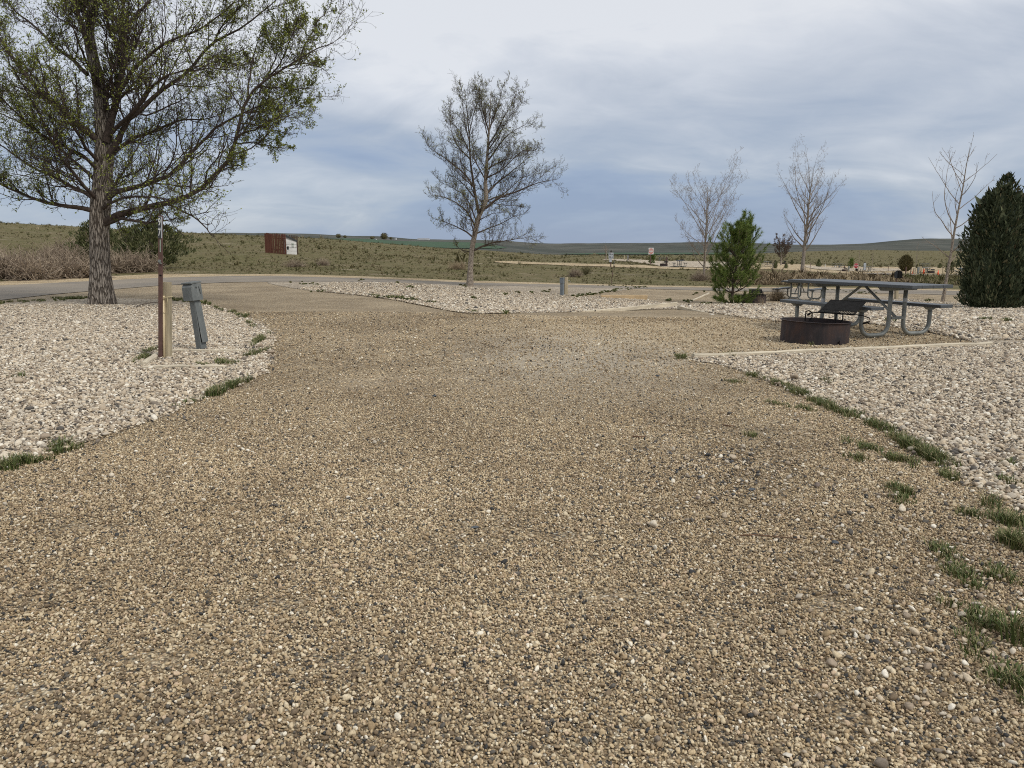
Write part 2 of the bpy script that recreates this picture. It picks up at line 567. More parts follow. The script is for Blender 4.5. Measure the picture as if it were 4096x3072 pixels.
def f_tuft(n):
    n.color(n.ramp(n.random(), [(0, (0.080, 0.084, 0.034)), (0.35, (0.115, 0.108, 0.048)), (0.65, (0.155, 0.132, 0.068)), (0.88, (0.22, 0.185, 0.11)), (1, (0.33, 0.28, 0.18))]))


M['tuft'] = mat('steppe_tuft_blade', f_tuft, rough=0.9, spec=0.1)


def f_weed(n):
    n.color(n.ramp(n.random(), [(0, (0.13, 0.10, 0.065)), (0.5, (0.215, 0.165, 0.105)), (1, (0.31, 0.245, 0.155))]))


M['weed'] = mat('dry_weed_band_stem', f_weed, rough=0.95, spec=0.05)
M['deadwood'] = simple('weathered_border_timber', (0.54, 0.475, 0.36), 0.95, 0.3, 7, 0.6, stretch=(0.3, 3, 3))
M['postwood'] = simple('treated_post_wood', (0.36, 0.305, 0.205), 0.9, 0.35, 9, 0.6, stretch=(3, 3, 0.25))
M['pvc'] = simple('tan_plastic_pipe', (0.62, 0.51, 0.32), 0.5, 0.08, 6, 0)
M['twine'] = simple('yellow_twine', (0.55, 0.47, 0.28), 0.9, 0.15, 30, 0)
M['brownsteel'] = simple('brown_painted_steel', (0.110, 0.062, 0.050), 0.6, 0.3, 12, 0.15)
M['blackplate'] = simple('dark_number_plate', (0.035, 0.038, 0.042), 0.5, 0.2, 20, 0)
M['whiteplate'] = simple('white_reflective_sheet', (0.62, 0.62, 0.60), 0.5, 0.12, 20, 0)
M['zinc'] = simple('dull_galvanised_steel', (0.205, 0.215, 0.200), 0.5, 0.18, 9, 0.08, spec=0.5, metal=0.2)


def f_ped(n):
    vec = n.coords('Object', (1, 1, 0.4))
    a = n.noise(vec, 9, 6, 0.7, 0.8)
    n.color(n.ramp(a, [(0.30, (0.105, 0.115, 0.112)), (0.56, (0.150, 0.162, 0.158)), (0.66, (0.24, 0.25, 0.235)), (0.74, (0.40, 0.39, 0.34))]))
    n.bump(a, 0.12, 0.01)


M['pedestal'] = mat('scuffed_grey_pedestal_paint', f_ped, rough=0.55, spec=0.4)
M['pedestalblue'] = simple('blue_grey_pedestal_paint', (0.16, 0.185, 0.205), 0.5, 0.15, 9, 0.05, spec=0.4)
M['rust'] = simple('flaking_rust', (0.10, 0.055, 0.035), 0.95, 0.5, 30, 0.5)
M['black'] = simple('soot_black_steel', (0.012, 0.0115, 0.011), 0.9, 0.4, 15, 0.2, spec=0.12)


def f_ring(n):
    pos = n.coords('Object', (1, 1, 0.45))
    a = n.noise(pos, 5, 6, 0.7, 0.8)
    b = n.noise(n.coords('Object', (1, 1, 0.3)), 26, 5, 0.7)
    c = n.ramp(a, [(0.32, (0.020, 0.018, 0.020)), (0.50, (0.036, 0.027, 0.027)), (0.66, (0.058, 0.034, 0.027)), (0.80, (0.100, 0.048, 0.030))])
    c = n.mix(n.ramp(b, [(0.56, 0.0), (0.72, 0.30)]), c, (0.13, 0.115, 0.125))
    n.color(c)
    n.bump(b, 0.2, 0.01)


M['ringsteel'] = mat('rusted_ring_steel', f_ring, rough=0.75, spec=0.3)
M['slat'] = simple('grey_recycled_plank', (0.068, 0.076, 0.082), 0.48, 0.18, 6, 0.10, spec=0.5, stretch=(0.25, 4, 4))
M['concrete'] = simple('tan_concrete', (0.44, 0.325, 0.19), 0.9, 0.18, 9, 0.3)
M['whiterock'] = simple('pale_limestone', (0.74, 0.70, 0.62), 0.9, 0.12, 14, 0.3)
M['picket'] = simple('red_brown_picket_paint', (0.155, 0.058, 0.034), 0.85, 0.3, 3, 0.2, stretch=(2, 2, 0.3))
M['picketdark'] = simple('weathered_dark_picket', (0.105, 0.075, 0.055), 0.9, 0.3, 3, 0.2)
M['shedwhite'] = simple('peeling_white_siding', (0.66, 0.65, 0.62), 0.8, 0.18, 3, 0.15)
M['shingle'] = simple('dark_shingle_roof', (0.055, 0.060, 0.064), 0.9, 0.3, 12, 0.3)
M['faded_green'] = simple('faded_green_lettering', (0.30, 0.36, 0.30), 0.9, 0.2, 12, 0)
M['stopred'] = simple('stop_sign_red', (0.42, 0.018, 0.030), 0.45, 0.1, 6, 0)
M['fadered'] = simple('sun_faded_sign_red', (0.56, 0.20, 0.155), 0.6, 0.2, 8, 0)
M['signgrey'] = simple('grey_sign_face', (0.42, 0.44, 0.46), 0.6, 0.1, 6, 0)
M['cone'] = simple('traffic_cone_orange', (0.85, 0.085, 0.020), 0.6, 0.08, 8, 0)
M['stick'] = simple('brown_stick', (0.13, 0.075, 0.045), 0.9, 0.3, 30, 0.3)
M['greystone'] = simple('slate_grey_stone', (0.085, 0.095, 0.105), 0.8, 0.3, 40, 0.2)
M['brownstone'] = simple('brown_grey_stone', (0.19, 0.15, 0.125), 0.85, 0.25, 40, 0.2)
M['palestone'] = simple('pale_cream_stone', (0.60, 0.55, 0.46), 0.85, 0.15, 40, 0.2)
M['barnwhite'] = simple('far_white_farm_wall', (0.75, 0.75, 0.74), 0.8, 0.05, 0.3, 0)
M['barnroof'] = simple('far_grey_farm_roof', (0.32, 0.32, 0.33), 0.8, 0.05, 0.3, 0)


# ------------------------------------------------------------------ mesh helpers
class MB:
    """collects shapes, builds ONE mesh object"""

    def __init__(s):
        s.v, s.f = [], []

    def add(s, verts, faces):
        o = len(s.v)
        s.v += [tuple(p) for p in verts]
        s.f += [tuple(i + o for i in f) for f in faces]
        return s

    def box(s, c, size, rot=None):
        hx, hy, hz = size[0] / 2, size[1] / 2, size[2] / 2
        ps = [Vector((x, y, z)) for z in (-hz, hz) for x, y in ((-hx, -hy), (hx, -hy), (hx, hy), (-hx, hy))]
        if rot is not None:
            ps = [rot @ p for p in ps]
        c = Vector(c)
        return s.add([p + c for p in ps], [(3, 2, 1, 0), (4, 5, 6, 7), (0, 1, 5, 4), (1, 2, 6, 5), (2, 3, 7, 6), (3, 0, 4, 7)])

    def bevbox(s, c, size, b=0.006, rot=None):
        bm = bmesh.new()
        bmesh.ops.create_cube(bm, size=1.0)
        for v in bm.verts:
            v.co = Vector((v.co.x * size[0], v.co.y * size[1], v.co.z * size[2]))
        bmesh.ops.bevel(bm, geom=list(bm.edges), offset=b, segments=1, affect='EDGES')
        bm.verts.index_update()
        c = Vector(c)
        vs = [(rot @ v.co if rot is not None else v.co) + c for v in bm.verts]
        fs = [[v.index for v in f.verts] for f in bm.faces]
        bm.free()
        return s.add(vs, fs)

    def tube(s, pts, rad, sides=8, caps=True):
        pts = [Vector(p) for p in pts]
        n = len(pts)
        rad = [rad] * n if isinstance(rad, (int, float)) else list(rad)
        tg = [(pts[min(i + 1, n - 1)] - pts[max(i - 1, 0)]).normalized() for i in range(n)]
        ref = Vector((0, 0, 1)) if abs(tg[0].z) < 0.9 else Vector((1, 0, 0))
        nrm = (ref - tg[0] * ref.dot(tg[0])).normalized()
        vs, fs = [], []
        for i in range(n):
            nrm = (nrm - tg[i] * nrm.dot(tg[i]))
            nrm = nrm.normalized() if nrm.length > 1e-6 else tg[i].orthogonal().normalized()
            bn = tg[i].cross(nrm)
            for k in range(sides):
                a = 2 * math.pi * k / sides
                vs.append(pts[i] + (nrm * math.cos(a) + bn * math.sin(a)) * rad[i])
        for i in range(n - 1):
            for k in range(sides):
                k2 = (k + 1) % sides
                fs.append((i * sides + k, i * sides + k2, (i + 1) * sides + k2, (i + 1) * sides + k))
        if caps:
            fs.append(tuple(range(sides))[::-1])
            fs.append(tuple((n - 1) * sides + k for k in range(sides)))
        return s.add(vs, fs)

    def prism(s, poly, h0, h1, frame=None):
        """poly: 2D outline; extruded from h0 to h1 along the frame's third axis"""
        n = len(poly)
        fr = frame or Matrix.Identity(4)
        vs = [fr @ Vector((x, y, h0)) for x, y in poly] + [fr @ Vector((x, y, h1)) for x, y in poly]
        fs = [tuple(range(n))[::-1], tuple(range(n, 2 * n))]
        for i in range(n):
            j = (i + 1) % n
            fs.append((i, j, n + j, n + i))
        return s.add(vs, fs)

    def build(s, name, m, parent=None, smooth=False):
        me = bpy.data.meshes.new(name)
        me.from_pydata(s.v, [], s.f)
        me.update()
        if smooth:
            me.polygons.foreach_set('use_smooth', [True] * len(me.polygons))
        return link(name, me, m, parent)


def link(name, me, m, parent=None):
    o = bpy.data.objects.new(name, me)
    if m is not None and not me.materials:
        me.materials.append(m)
    COL.objects.link(o)
    if parent is not None:
        o.parent = parent
    return o


def fast_mesh(name, verts, faces):
    """verts (N,3); faces: (M,k) int array"""
    verts = np.asarray(verts, np.float32)
    faces = np.asarray(faces, np.int32)
    me = bpy.data.meshes.new(name)
    me.vertices.add(len(verts))
    me.vertices.foreach_set('co', verts.ravel())
    k = faces.shape[1]
    me.loops.add(faces.size)
    me.loops.foreach_set('vertex_index', faces.ravel())
    me.polygons.add(len(faces))
    me.polygons.foreach_set('loop_start', np.arange(0, faces.size, k, dtype=np.int32))
    me.update(calc_edges=True)
    return me


def tag(o, label=None, cat=None, group=None, kind=None):
    for k, v in (('label', label), ('category', cat), ('group', group), ('kind', kind)):
        if v:
            o[k] = v
    return o


def empty(name, loc, rz=0.0, label=None, cat=None, group=None):
    o = bpy.data.objects.new(name, None)
    o.empty_display_size = 0.1
    COL.objects.link(o)
    o.location = loc
    o.rotation_euler = (0, 0, rz)
    return tag(o, label, cat, group)


def copy_tree(o, parent=None):
    c = o.copy()
    COL.objects.link(c)
    if parent is not None:
        c.parent = parent
    for ch in list(o.children):
        copy_tree(ch, c)
    return c


def text_mesh(body, size, extrude=0.0015, bold=0.0, sx=1.0):
    cu = bpy.data.curves.new('lettering', 'FONT')
    cu.body = body
    cu.size = size
    cu.extrude = extrude
    cu.offset = bold
    cu.align_x = 'CENTER'
    cu.align_y = 'CENTER'
    cu.resolution_u = 3
    o = bpy.data.objects.new('lettering', cu)
    COL.objects.link(o)
    bpy.context.view_layer.update()
    me = bpy.data.meshes.new_from_object(o.evaluated_get(bpy.context.evaluated_depsgraph_get()))
    bpy.data.objects.remove(o)
    bpy.data.curves.remove(cu)
    me.materials.clear()
    if sx != 1.0:
        for v in me.vertices:
            v.co.x *= sx
    return me


# ------------------------------------------------------------------ ground sheet and hills
def polar_sheet(r0, r1, nr, th, name, m):
    rr = np.exp(np.linspace(math.log(r0), math.log(r1), nr))
    T_, R_ = np.meshgrid(th, rr)
    x, y = R_ * np.sin(T_), R_ * np.cos(T_)
    z = zt(x, y)
    nt_ = len(th)
    v = np.stack([x, y, z], -1).reshape(-1, 3)
    i, j = np.meshgrid(np.arange(nr - 1), np.arange(nt_ - 1), indexing='ij')
    a = (i * nt_ + j).ravel()
    f = np.stack([a, a + 1, a + nt_ + 1, a + nt_], -1)[:, ::-1]
    me = fast_mesh(name, v, f)
    me.polygons.foreach_set('use_smooth', [True] * len(me.polygons))
    return link(name, me, m)


TH = np.concatenate([np.linspace(-math.pi, R(-56), 30), np.linspace(R(-55), R(55), 320), np.linspace(R(56), math.pi, 30)])
ground = tag(polar_sheet(0.4, 600, 230, TH, 'ground', M['field']), kind='structure')
hills = tag(polar_sheet(600, 8500, 130, TH, 'hills', M['hill']), kind='structure')
M['steppe2_'] = mat('far_steppe_ground', f_steppe2, rough=0.95, spec=0.1)


def smooth_poly(pts, n=6, jitter=0.0, rng=None, closed=True):
    """Catmull-Rom through the outline, then a small random edge"""
    P_ = [Vector((p[0], p[1], 0)) for p in pts]
    out = []
    N = len(P_)
    for i in range(N):
        p0, p1, p2, p3 = P_[(i - 1) % N], P_[i], P_[(i + 1) % N], P_[(i + 2) % N]
        L = (p2 - p1).length
        k = max(1, min(n * 3, int(L / 0.25))) if jitter else n
        for q in range(k):
            t = q / k
            c = 0.5 * ((2 * p1) + (p2 - p0) * t + (2 * p0 - 5 * p1 + 4 * p2 - p3) * t * t + (3 * p1 - p0 - 3 * p2 + p3) * t ** 3)
            if jitter:
                c.x += random.uniform(-jitter, jitter)
                c.y += random.uniform(-jitter, jitter)
            out.append(c)
    return out


def drape(name, pts, off, m, cell=None):
    bm = bmesh.new()
    vs = [bm.verts.new((p[0], p[1], 0)) for p in pts]
    es = [bm.edges.new((vs[i], vs[(i + 1) % len(vs)])) for i in range(len(vs))]
    bmesh.ops.triangle_fill(bm, use_beauty=True, edges=es)
    if cell:
        xs, ys = [p[0] for p in pts], [p[1] for p in pts]
        for ax, lo, hi in ((0, min(xs), max(xs)), (1, min(ys), max(ys))):
            c = math.ceil(lo / cell) * cell
            while c < hi:
                co = Vector((c, 0, 0)) if ax == 0 else Vector((0, c, 0))
                no = Vector((1, 0, 0)) if ax == 0 else Vector((0, 1, 0))
                bmesh.ops.bisect_plane(bm, geom=list(bm.verts) + list(bm.edges) + list(bm.faces), plane_co=co, plane_no=no)
                c += cell
    bmesh.ops.triangulate(bm, faces=list(bm.faces))
    x = np.array([v.co.x for v in bm.verts])
    y = np.array([v.co.y for v in bm.verts])
    z = zt(x, y) + off
    for v, q in zip(bm.verts, z):
        v.co.z = q
    for f in bm.faces:
        f.normal_update()
        if f.normal.z < 0:
            f.normal_flip()
    me = bpy.data.meshes.new(name)
    bm.to_mesh(me)
    bm.free()
    return tag(link(name, me, m), kind='structure')


def in_poly(x, y, poly):
    px, py = np.array([p[0] for p in poly]), np.array([p[1] for p in poly])
    ins = np.zeros(x.shape, bool)
    j = len(px) - 1
    for i in range(len(px)):
        c = (py[i] > y) != (py[j] > y)
        with np.errstate(divide='ignore', invalid='ignore'):
            xi = (px[j] - px[i]) * (y - py[i]) / (py[j] - py[i]) + px[i]
        ins ^= c & (x < xi)
        j = i
    return ins


S = 4096 / 2212.0


def sink(o, poly, dz):
    """lower the ground a little where another surface is laid over it"""
    me = o.data
    co = np.empty(len(me.vertices) * 3, np.float32)
    me.vertices.foreach_get('co', co)
    co = co.reshape(-1, 3)
    co[in_poly(co[:, 0], co[:, 1], poly), 2] -= dz
    me.vertices.foreach_set('co', co.ravel())
    me.update()



def g2(*pairs):
    return [G(u * S, v * S) for u, v in pairs]


# the whole gravelled camp ground (drives, pull-ins)
drive_poly = [Vector((-14, -6, 0)), Vector((-14, 6, 0)), Vector((-16, 14, 0))] + g2((-200, 668), (0, 640), (200, 622), (400, 611), (580, 607), (800, 610), (1000, 615),
             (1200, 621), (1400, 624), (1700, 628), (2000, 633), (2212, 640), (2500, 648)) + [Vector((17, 12, 0)), Vector((14, 4, 0)), Vector((12, -6, 0))]
drive = drape('gravel_drive', drive_poly, 0.004, M['drive'], 1.5)
sink(ground, drive_poly, 0.05)

bed_left_poly = smooth_poly([Vector((-13, 6.6, 0)), Vector((-9.5, 5.7, 0))] + g2((-60, 1034), (60, 996), (200, 953), (330, 910), (450, 858), (555, 818), (580, 790), (586, 760), (590, 735), (570, 705),
                            (530, 685), (480, 667), (430, 657), (370, 648), (240, 645), (190, 645), (100, 648), (0, 657), (-120, 668)) + [Vector((-13, 12, 0))], 6, 0.02)
bed_left = drape('rock_bed_left', bed_left_poly, 0.008, M['bed'])
bed_mid_poly = smooth_poly(g2((578, 610), (600, 617), (660, 627), (760, 637), (860, 650), (950, 668), (1000, 676), (1040, 678.5), (1150, 677), (1300, 673), (1460, 668.5), (1560, 680), (1640, 691),
                            (1700, 697), (1790, 694), (1880, 700), (1980, 715), (2060, 730), (2140, 745), (2300, 741), (2420, 690), (2420, 668), (2212, 662), (2080, 655), (1990, 648), (1900, 640),
                            (1800, 632), (1700, 630), (1690, 640), (1690, 654), (1600, 657), (1480, 657), (1405, 650), (1300, 640.5), (1200, 642), (1370, 623.5), (1250, 620), (1100, 614.5), (900, 608.5), (700, 605.5), (620, 606)), 5, 0.03)
bed_mid = drape('rock_bed_middle', bed_mid_poly, 0.014, M['bed'], 1.5)
bed_right_poly = smooth_poly(g2((1500, 776), (1560, 789), (1640, 818), (1720, 850), (1800, 880), (1880, 912), (1960, 955), (2030, 1000), (2090, 1045), (2160, 1085), (2260, 1120), (2460, 1150))
                             + [Vector((7.5, 4.6, 0)), Vector((11, 6, 0)), Vector((12, 9, 0))] + g2((2400, 748), (2290, 743), (2142, 746), (1820, 761)), 6, 0.02)
bed_right = drape('rock_bed_right', bed_right_poly, 0.008, M['bed'])
# road that loops behind the camp, with its pale shoulder
road_far = [(-500, 1168), (-200, 1150), (0, 1144), (200, 1134), (400, 1124), (650, 1112), (900, 1106), (1110, 1105), (1500, 1116), (1850, 1131), (2300, 1140.5), (2600, 1148), (2870, 1152), (3200, 1155), (3600, 1160), (4096, 1170), (4600, 1184)]
road_near = [(-500, 1262), (-200, 1222), (0, 1203), (200, 1180), (400, 1163), (650, 1143), (900, 1131), (1110, 1128), (1500, 1129), (1850, 1141), (2300, 1150), (2600, 1157), (2870, 1164), (3200, 1170), (3600, 1176), (4096, 1188), (4600, 1204)]
sh_far = [(u, v - (16 if u < 900 else 8 if u < 1900 else 5.5)) for u, v in road_far]


def strip(name, near, far, off, m, n=120, rows=7):
    def samp(L):
        us = [p[0] for p in L]
        q = np.linspace(us[0], us[-1], n)
        return q, np.interp(q, us, [p[1] for p in L])
    q, vn = samp(near)
    _, vf = samp(far)
    vs = []
    for i in range(n):
        a, b = G(q[i], vn[i]), G(q[i], vf[i])
        for k in range(rows):
            vs.append(a.lerp(b, k / (rows - 1)))
    vs = np.array(vs)
    vs[:, 2] = zt(vs[:, 0], vs[:, 1]) + off
    fs = [(i * rows + k, (i + 1) * rows + k, (i + 1) * rows + k + 1, i * rows + k + 1) for i in range(n - 1) for k in range(rows - 1)]
    return tag(link(name, fast_mesh(name, vs, fs), m), kind='structure')


road = strip('road', road_near, road_far, 0.018, M['asphalt'], 160, 12)
shoulder = strip('road_shoulder', [(u, v + 3) for u, v in road_far], sh_far, 0.014, M['shoulder'], 160, 8)


def tpoly(*uv):
    return [T(u, v) for u, v in uv]


# farther loops of the camp ground
FAR_SITES = []
FAR_SITES.append(smooth_poly(tpoly((2410, 1039), (2540, 1040), (2700, 1044), (2830, 1047), (2960, 1050), (2960, 1066), (2840, 1070), (2700, 1068), (2640, 1066), (2590, 1056), (2520, 1048)), 4))
drape('far_gravel_site', FAR_SITES[-1], 0.05, M['farbed'], 4)
FAR_SITES.append(smooth_poly(tpoly((2000, 1046), (2200, 1052), (2330, 1056), (2450, 1058), (2580, 1062), (2700, 1070), (2860, 1074), (2860, 1079), (2700, 1078), (2560, 1072), (2400, 1067), (2200, 1060), (2000, 1052)), 4))
drape('dirt_track', FAR_SITES[-1], 0.04, M['fartan'], 3)
FAR_SITES.append(smooth_poly(tpoly((2960, 1052), (3060, 1054), (3200, 1058), (3330, 1064), (3500, 1068), (3700, 1069), (3900, 1068), (4200, 1070), (4200, 1099), (3900, 1099), (3700, 1098), (3550, 1098), (3400, 1096), (3290, 1090), (3150, 1082), (3000, 1074)), 4))
drape('far_tan_site', FAR_SITES[-1], 0.05, M['fartan'], 4)
drape('far_rock_bed', smooth_poly(tpoly((3225, 1064), (3300, 1070), (3420, 1073), (3500, 1074), (3600, 1076), (3640, 1079), (3560, 1087), (3440, 1087), (3330, 1083), (3240, 1075)), 4), 0.10, M['farbed'], 4)
drape('far_road', smooth_poly(tpoly((3440, 1097), (3520, 1094.5), (3600, 1098), (3700, 1101), (3880, 1101), (4200, 1101), (4200, 1106), (3880, 1106), (3700, 1105.5), (3560, 1102)), 4), 0.14, M['asphalt'], 4)


def uY(*pairs):
    return [Vector((ray(u, 980)[0] * Y, Y, 0)) for u, Y in pairs]


drape('crop_field', uY((1250, 950), (1400, 1150), (1480, 1330), (1640, 1370), (1800, 1380), (1960, 1340), (2030, 1100), (1990, 800), (1800, 640), (1500, 640), (1300, 720)), 0.5, M['crop'], 25)
drape('crop_field_strip', uY((2240, 980), (2450, 1130), (2620, 1080), (2760, 1090), (2900, 1000), (2900, 760), (2700, 740), (2450, 760), (2300, 800)), 0.5, M['crop'], 25)


# ------------------------------------------------------------------ scattered stones and tufts (instances on points)
def proto_stone(name, m, seed, flat=0.7, rugged=0.25, sub=2):
    bm = bmesh.new()
    bmesh.ops.create_icosphere(bm, subdivisions=sub, radius=0.5)
    rr = random.Random(seed)
    dirs = [(Vector((rr.gauss(0, 1), rr.gauss(0, 1), rr.gauss(0, 1))).normalized(), rr.uniform(0.24, 0.44)) for _ in range(11)]
    for v in bm.verts:
        p = v.co.copy()
        for d, k in dirs:                      # shave flat facets off the ball
            t = p.dot(d)
            if t > k:
                p -= d * (t - k) * 0.85
        p *= 1 + rr.uniform(-rugged, rugged) * 0.35
        v.co = Vector((p.x * rr.uniform(0.98, 1.02), p.y * 0.82, p.z * flat))
    me = bpy.data.meshes.new(name)
    bm.to_mesh(me)
    bm.free()
    me.polygons.foreach_set('use_smooth', [True] * len(me.polygons))
    me.materials.append(m)
    return bpy.data.objects.new(name, me)


def scatter(name, pts, rot, scl, pick, protos, label=None, cat=None):
    n = len(pts)
    me = bpy.data.meshes.new(name)
    me.vertices.add(n)
    me.vertices.foreach_set('co', np.asarray(pts, np.float32).ravel())
    for nm, typ, dat, key in (('rot', 'FLOAT_VECTOR', rot, 'vector'), ('scl', 'FLOAT_VECTOR', scl, 'vector'), ('pick', 'INT', pick, 'value')):
        at = me.attributes.new(nm, typ, 'POINT')
        at.data.foreach_set(key, np.asarray(dat, np.int32 if typ == 'INT' else np.float32).ravel())
    o = bpy.data.objects.new(name, me)
    COL.objects.link(o)
    ng = bpy.data.node_groups.new(name + '_nodes', 'GeometryNodeTree')
    ng.interface.new_socket('Geometry', in_out='INPUT', socket_type='NodeSocketGeometry')
    ng.interface.new_socket('Geometry', in_out='OUTPUT', socket_type='NodeSocketGeometry')
    N = ng.nodes
    gi, go, jn = N.new('NodeGroupInput'), N.new('NodeGroupOutput'), N.new('GeometryNodeJoinGeometry')

    def attr(nm, typ):
        a = N.new('GeometryNodeInputNamedAttribute')
        a.data_type = typ
        a.inputs['Name'].default_value = nm
        return next(s for s in a.outputs if s.enabled and s.name == 'Attribute')
    er = N.new('FunctionNodeEulerToRotation')
    ng.links.new(attr('rot', 'FLOAT_VECTOR'), er.inputs[0])
    sv, pk = attr('scl', 'FLOAT_VECTOR'), attr('pick', 'INT')
    for k, p in enumerate(protos):
        oi = N.new('GeometryNodeObjectInfo')
        oi.inputs['Object'].default_value = p
        cm = N.new('FunctionNodeCompare')
        cm.data_type = 'INT'
        cm.operation = 'EQUAL'
        ins = [s for s in cm.inputs if s.enabled]
        ng.links.new(pk, ins[0])
        ins[1].default_value = k
        ip = N.new('GeometryNodeInstanceOnPoints')
        ng.links.new(gi.outputs[0], ip.inputs['Points'])
        ng.links.new(cm.outputs[0], ip.inputs['Selection'])
        ng.links.new(oi.outputs['Geometry'], ip.inputs['Instance'])
        ng.links.new(er.outputs[0], ip.inputs['Rotation'])
        ng.links.new(sv, ip.inputs['Scale'])
        ng.links.new(ip.outputs[0], jn.inputs[0])
    ng.links.new(jn.outputs[0], go.inputs[0])
    md = o.modifiers.new('scatter', 'NODES')
    md.node_group = ng
    return tag(o, label, cat, kind='stuff')


def jgrid(x0, x1, y0, y1, sp, rng):
    nx, ny = int((x1 - x0) / sp), int((y1 - y0) / sp)
    gx, gy = np.meshgrid(np.arange(nx), np.arange(ny))
    x = x0 + (gx + (gy % 2) * 0.5 + rng.uniform(-0.42, 0.42, gx.shape)) * sp
    y = y0 + (gy + rng.uniform(-0.42, 0.42, gx.shape)) * sp
    return x.ravel(), y.ravel()


def low_noise(x, y, f, s):
    r = np.random.default_rng(s)
    out = np.zeros_like(x)
    for k in range(7):
        a = r.uniform(0, 2 * math.pi)
        w = f * r.uniform(0.5, 2.4)
        out += np.sin((x * math.cos(a) + y * math.sin(a)) * w + r.uniform(0, 6.3)) / 7 ** 0.5
    return out


def stones(name, x, y, size, zoff, protos, rng, label, cat='gravel', tilt=0.5, sig=0.32):
    n = len(x)
    s = size * np.exp(rng.normal(0, sig, n))
    rot = np.stack([rng.normal(0, tilt, n), rng.normal(0, tilt, n), rng.uniform(0, 6.283, n)], -1)
    scl = np.stack([s * rng.uniform(0.85, 1.25, n), s, s * rng.uniform(0.8, 1.15, n)], -1)
    pts = np.stack([x, y, zt(x, y) + zoff + s * 0.22 + rng.uniform(0, 0.3, n) * size], -1)
    return scatter(name, pts, rot, scl, rng.integers(0, len(protos), n), protos, label, cat)


pea_protos = [proto_stone('pea_stone', M['pea'], 20 + k, 0.72, 0.12) for k in range(5)]
rock_protos = [proto_stone('bed_stone', M['white'], 40 + k, 0.62, 0.2) for k in range(6)]


def visible(x, y, margin=0.45):
    return np.abs(x) < 0.70 * y + margin


# pea gravel of the drive, thinning into the sheet's own texture with distance
def pea_gravel():
    rng = np.random.default_rng(3)
    xs, ys = [], []
    for y0, y1, sp in ((1.35, 4.6, 0.0094), (4.6, 8.2, 0.0125)):
        w = 0.70 * y1 + 0.5
        x, y = jgrid(-w, w, y0, y1, sp, rng)
        k = visible(x, y)
        x, y = x[k], y[k]
        thin = low_noise(x, y, 2.3, 5)
        keep = rng.uniform(0, 1, len(x)) < np.clip(1.25 - np.maximum(0, thin - 0.75) * 1.5, 0.45, 1) * np.clip(1 - (y - 4.6) / 4.0, 0.10, 1)
        x, y = x[keep], y[keep]
        bare = np.zeros(len(x))
        for u_, v_, ru, rv in ((2450, 2385, 300, 26), (2240, 2150, 110, 22), (1350, 2650, 130, 40), (330, 2110, 200, 22), (3270, 2420, 120, 40), (3385, 2870, 90, 50), (1640, 1470, 110, 12), (620, 2640, 160, 40), (150, 2780, 150, 40), (2850, 2480, 90, 26), (1100, 2420, 150, 26), (2100, 2750, 90, 34)):
            c_, e_ = G0(u_, v_), G0(u_ + ru, v_)
            f_ = G0(u_, v_ - rv)
            q_ = ((x - c_.x) / (e_.x - c_.x)) ** 2 + ((y - c_.y) / (f_.y - c_.y)) ** 2
            q_ = q_ * np.exp(0.55 * low_noise(x, y, 14, 61))
            bare = np.maximum(bare, np.exp(-q_ * 0.8))
        k2 = rng.uniform(0, 1, len(x)) > bare * 0.86
        x, y = x[k2], y[k2]
        # keep off the rock beds, with a ragged border
        jx, jy = x + rng.normal(0, 0.05, len(x)), y + rng.normal(0, 0.05, len(x))
        k = ~(in_poly(jx, jy, bed_left_poly) | in_poly(jx, jy, bed_right_poly))
        xs.append(x[k])
        ys.append(y[k])
    x, y = np.concatenate(xs), np.concatenate(ys)
    stones('pea_gravel', x, y, 0.0096, 0.004, pea_protos, rng, 'tan and grey pea gravel covering the drive', tilt=0.6, sig=0.34)
    x, y = jgrid(-9, 9, 7.2, 15.5, 0.026, rng)
    k = visible(x, y) & (rng.uniform(0, 1, len(x)) < np.clip((y - 7.0) / 1.5, 0, 1) * 0.36)
    x, y = x[k], y[k]
    for q in (bed_left_poly, bed_mid_poly, bed_right_poly):
        k = ~in_poly(x, y, q)
        x, y = x[k], y[k]
    stones('pea_gravel', x, y, 0.0165, 0.004, pea_protos, rng, 'coarser tan gravel strewn over the far half of the drive', tilt=0.5, sig=0.3)


pea_gravel()


def rock_gravel(name, poly, y0, y1, x0, x1, sp, size, seed, label, y_thin):
    rng = np.random.default_rng(seed)
    x, y = jgrid(x0, x1, y0, y1, sp, rng)
    k = visible(x, y, 0.8)
    x, y = x[k], y[k]
    keep = rng.uniform(0, 1, len(x)) < np.clip(1 - (y - y_thin[0]) / (y_thin[1] - y_thin[0]), 0.25, 1)
    x, y = x[keep], y[keep]
    jx, jy = x + rng.normal(0, 0.035, len(x)), y + rng.normal(0, 0.05, len(x))
    k = in_poly(jx, jy, poly)
    stones(name, x[k], y[k], size, 0.008, rock_protos, rng, label, tilt=0.42, sig=0.36)


rock_gravel('white_rock_gravel', bed_left_poly, 3.8, 17.5, -13, -1, 0.0205, 0.0228, 5, 'pale rounded rocks filling the bed around the large tree', (11, 20))
rock_gravel('white_rock_gravel', bed_right_poly, 3.2, 13.5, 2, 10.5, 0.0205, 0.0228, 6, 'pale rounded rocks filling the bed in front of the picnic table', (9.5, 16))
rock_gravel('white_rock_gravel', bed_mid_poly, 10.5, 30, -7, 17, 0.036, 0.034, 8, 'pale rounded rocks filling the bed behind the tent pad', (15, 30))


